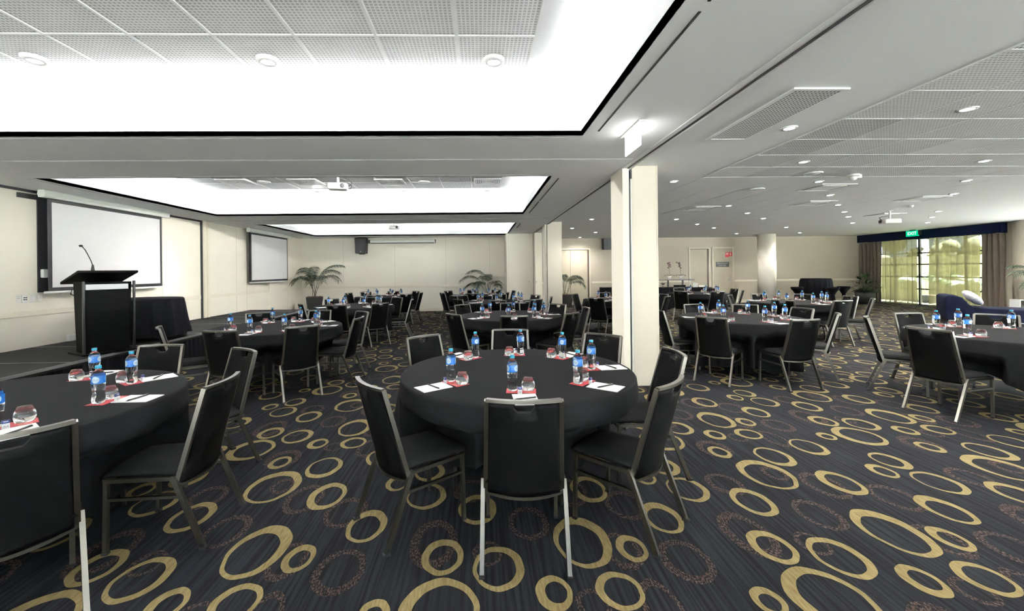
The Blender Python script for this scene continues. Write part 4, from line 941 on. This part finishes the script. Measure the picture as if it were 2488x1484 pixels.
for q in ((-.02, .9, -.15, .15, .09, .115), (-.02, .9, -.15, .15, .435, .46), (-.02, .005, -.15, .15, .115, .435), (.415, .44, -.15, .15, .115, .435), (.875, .9, -.15, .15, .115, .435), (0, .88, .13, .149, .115, .435)): b.box(*q)
part('carcass', b, 'white', g)
b = B(); b.box(-.1, .95, -.13, .13, 0, .09); part('plinth', b, 'blackplastic', g)
g = thing('succulent_pot', 'small grey pot with a green succulent inside the white shelf', 'plant', (16.2, 12.03, .117))
b = B(); b.lathe([(.07, 0), (.085, .16), (.07, .16), (.001, .15)], 20); part('pot', b, 'casing', g)
b = B()
for k in range(12):
    a = k*2.4; b.bar([(0, 0, .15), (.05*math.cos(a), .05*math.sin(a), .20), (.1*math.cos(a), .1*math.sin(a), .19+.02*(k % 3))], .02, .006)
part('foliage', b, 'leaf', g)
# ------------------------------------------------------------------ buffet with shelf, orchids, crockery
g = thing('buffet_table', 'long black draped buffet table along the beige back wall', 'table', (8.35, 17.0, 0))
b = B(); b.box(-1.1, 1.0, -.34, .34, .70, .725); part('tabletop', b, 'skirt', g)
b = B(); n = 240; A = []; C = []
loop = [(-1.1, -.34), (1.0, -.34), (1.0, .34), (-1.1, .34)]
per = [(Vector(loop[i]), Vector(loop[(i+1) % 4])) for i in range(4)]
for (p, q) in per:
    m_ = int((q-p).length/.02)
    for k in range(m_):
        w = p.lerp(q, k/m_); nr = Vector(((q-p).y, -(q-p).x)).normalized(); s = .012*math.sin(len(A)*.9)
        A.append(b.v((w.x+nr.x*.004, w.y+nr.y*.004, .715))); C.append(b.v((w.x+nr.x*(.02+s), w.y+nr.y*(.02+s), .01)))
for k in range(len(A)): b.f([A[k], A[(k+1) % len(A)], C[(k+1) % len(A)], C[k]], True)
part('skirt', b, 'skirt', g)
g = thing('display_shelf', 'dark raised shelf on legs standing on the buffet table', 'shelf', (8.0, 17.05, .725))
b = B(); b.box(-.75, .75, -.16, .16, .285, .31); part('board', b, 'tubeblack', g)
for xx in (-.28, .33): b = B(); b.bar([(xx, 0, 0), (xx, 0, .29)], .05, .05, (0, 1, 0)); part('leg', b, 'tubeblack', g)
def orchid(label, x, y, z, lean, seed):
    r = random.Random(seed); g = thing('orchid', label, 'plant', (x, y, z))
    b = B(); b.lathe([(.055, 0), (.075, .16), (.066, .16), (.001, .15)], 20); part('pot', b, 'potwhite', g)
    st = [(0, 0, .15), (lean*.1, 0, .35), (lean*.25, 0, .52), (lean*.5, 0, .64), (lean*1.0, 0, .71)]
    b = B(); b.tube(st, .006, 6, (0, 1, 0)); part('stem', b, 'stem', g)
    b = B()
    for k in range(9):
        t = .45+.55*k/8; j = min(3, int(t*4)); q = Vector(st[j]).lerp(Vector(st[j+1]), t*4-j)+Vector((r.uniform(-.05, .05), r.uniform(-.04, .04), 0))
        for i in range(5):
            a = 2*PI*i/5+r.random(); d = Vector((math.cos(a), r.uniform(-.4, .2), math.sin(a))); sd = d.cross(Vector((0, 1, 0))).normalized()
            b.f([b.v(q), b.v(q+d*.022+sd*.014), b.v(q+d*.042), b.v(q+d*.022-sd*.014)])
    part('blossom', b, 'orchid', g)
    b = B()
    for s in (-1, 1): b.bar([(0, 0, .15), (s*.08, 0, .21), (s*.16, 0, .19), (s*.21, 0, .15)], .045, .005)
    part('leaf', b, 'palm', g)
orchid('purple orchid in a white pot on the dark shelf, left one', 7.78, 17.05, 1.036, -.02, 1); orchid('purple orchid in a white pot on the dark shelf, right one', 8.25, 17.05, 1.036, -.12, 2)
b = B(); b.lathe([(.035, 0), (.035, .11), (.001, .11)], 16); solo('jar', b, 'casing', 'small jar near the right end of the dark shelf', 'jar', (8.62, 17.02, 1.036))
for k in range(8):
    b = B(); b.lathe([(.022, 0), (.03, .10), (.028, .10), (.021, .004), (.001, .004)], 14, cap=False)
    solo('water_glass', b, 'teal', 'clear glass standing in a row at the front of the buffet table', 'glass', (7.85+.062*k, 16.78, .726), 0, 'row of glasses on the buffet')
g = thing('menu_stand', 'pair of small menu boards standing on the buffet table', 'sign', (8.75, 16.85, .726), .1)
b = B(); b.box(-.11, .0, -.01, .01, 0, .19); part('board', b, 'casing', g, label='grey board'); b = B(); b.box(.005, .10, -.02, .0, 0, .17); part('board', b, 'plastic', g, label='white board')
b = B(); b.box(-.16, .16, -.08, .08, 0, .07); solo('serving_box', b, 'plastic', 'pale low box at the right end of the buffet', 'box', (9.1, 17.0, .726), bevel=.01)
b = B(); b.lathe([(.04, 0), (.01, .02), (.01, .1), (.09, .17), (.085, .17), (.001, .115)], 20); solo('glass_bowl', b, 'glass', 'stemmed glass bowl under the left of the dark shelf', 'bowl', (7.42, 16.85, .726))
g = thing('side_buffet', 'black draped side table behind the near pillar', 'table', (5.6, 17.2, 0))
b = B(); b.box(-.6, .6, -.3, .3, .72, .745); part('tabletop', b, 'skirt', g); b = B(); b.box(-.6, .6, -.3, .3, .01, .72, -.02, -.02); part('skirt', b, 'skirt', g)
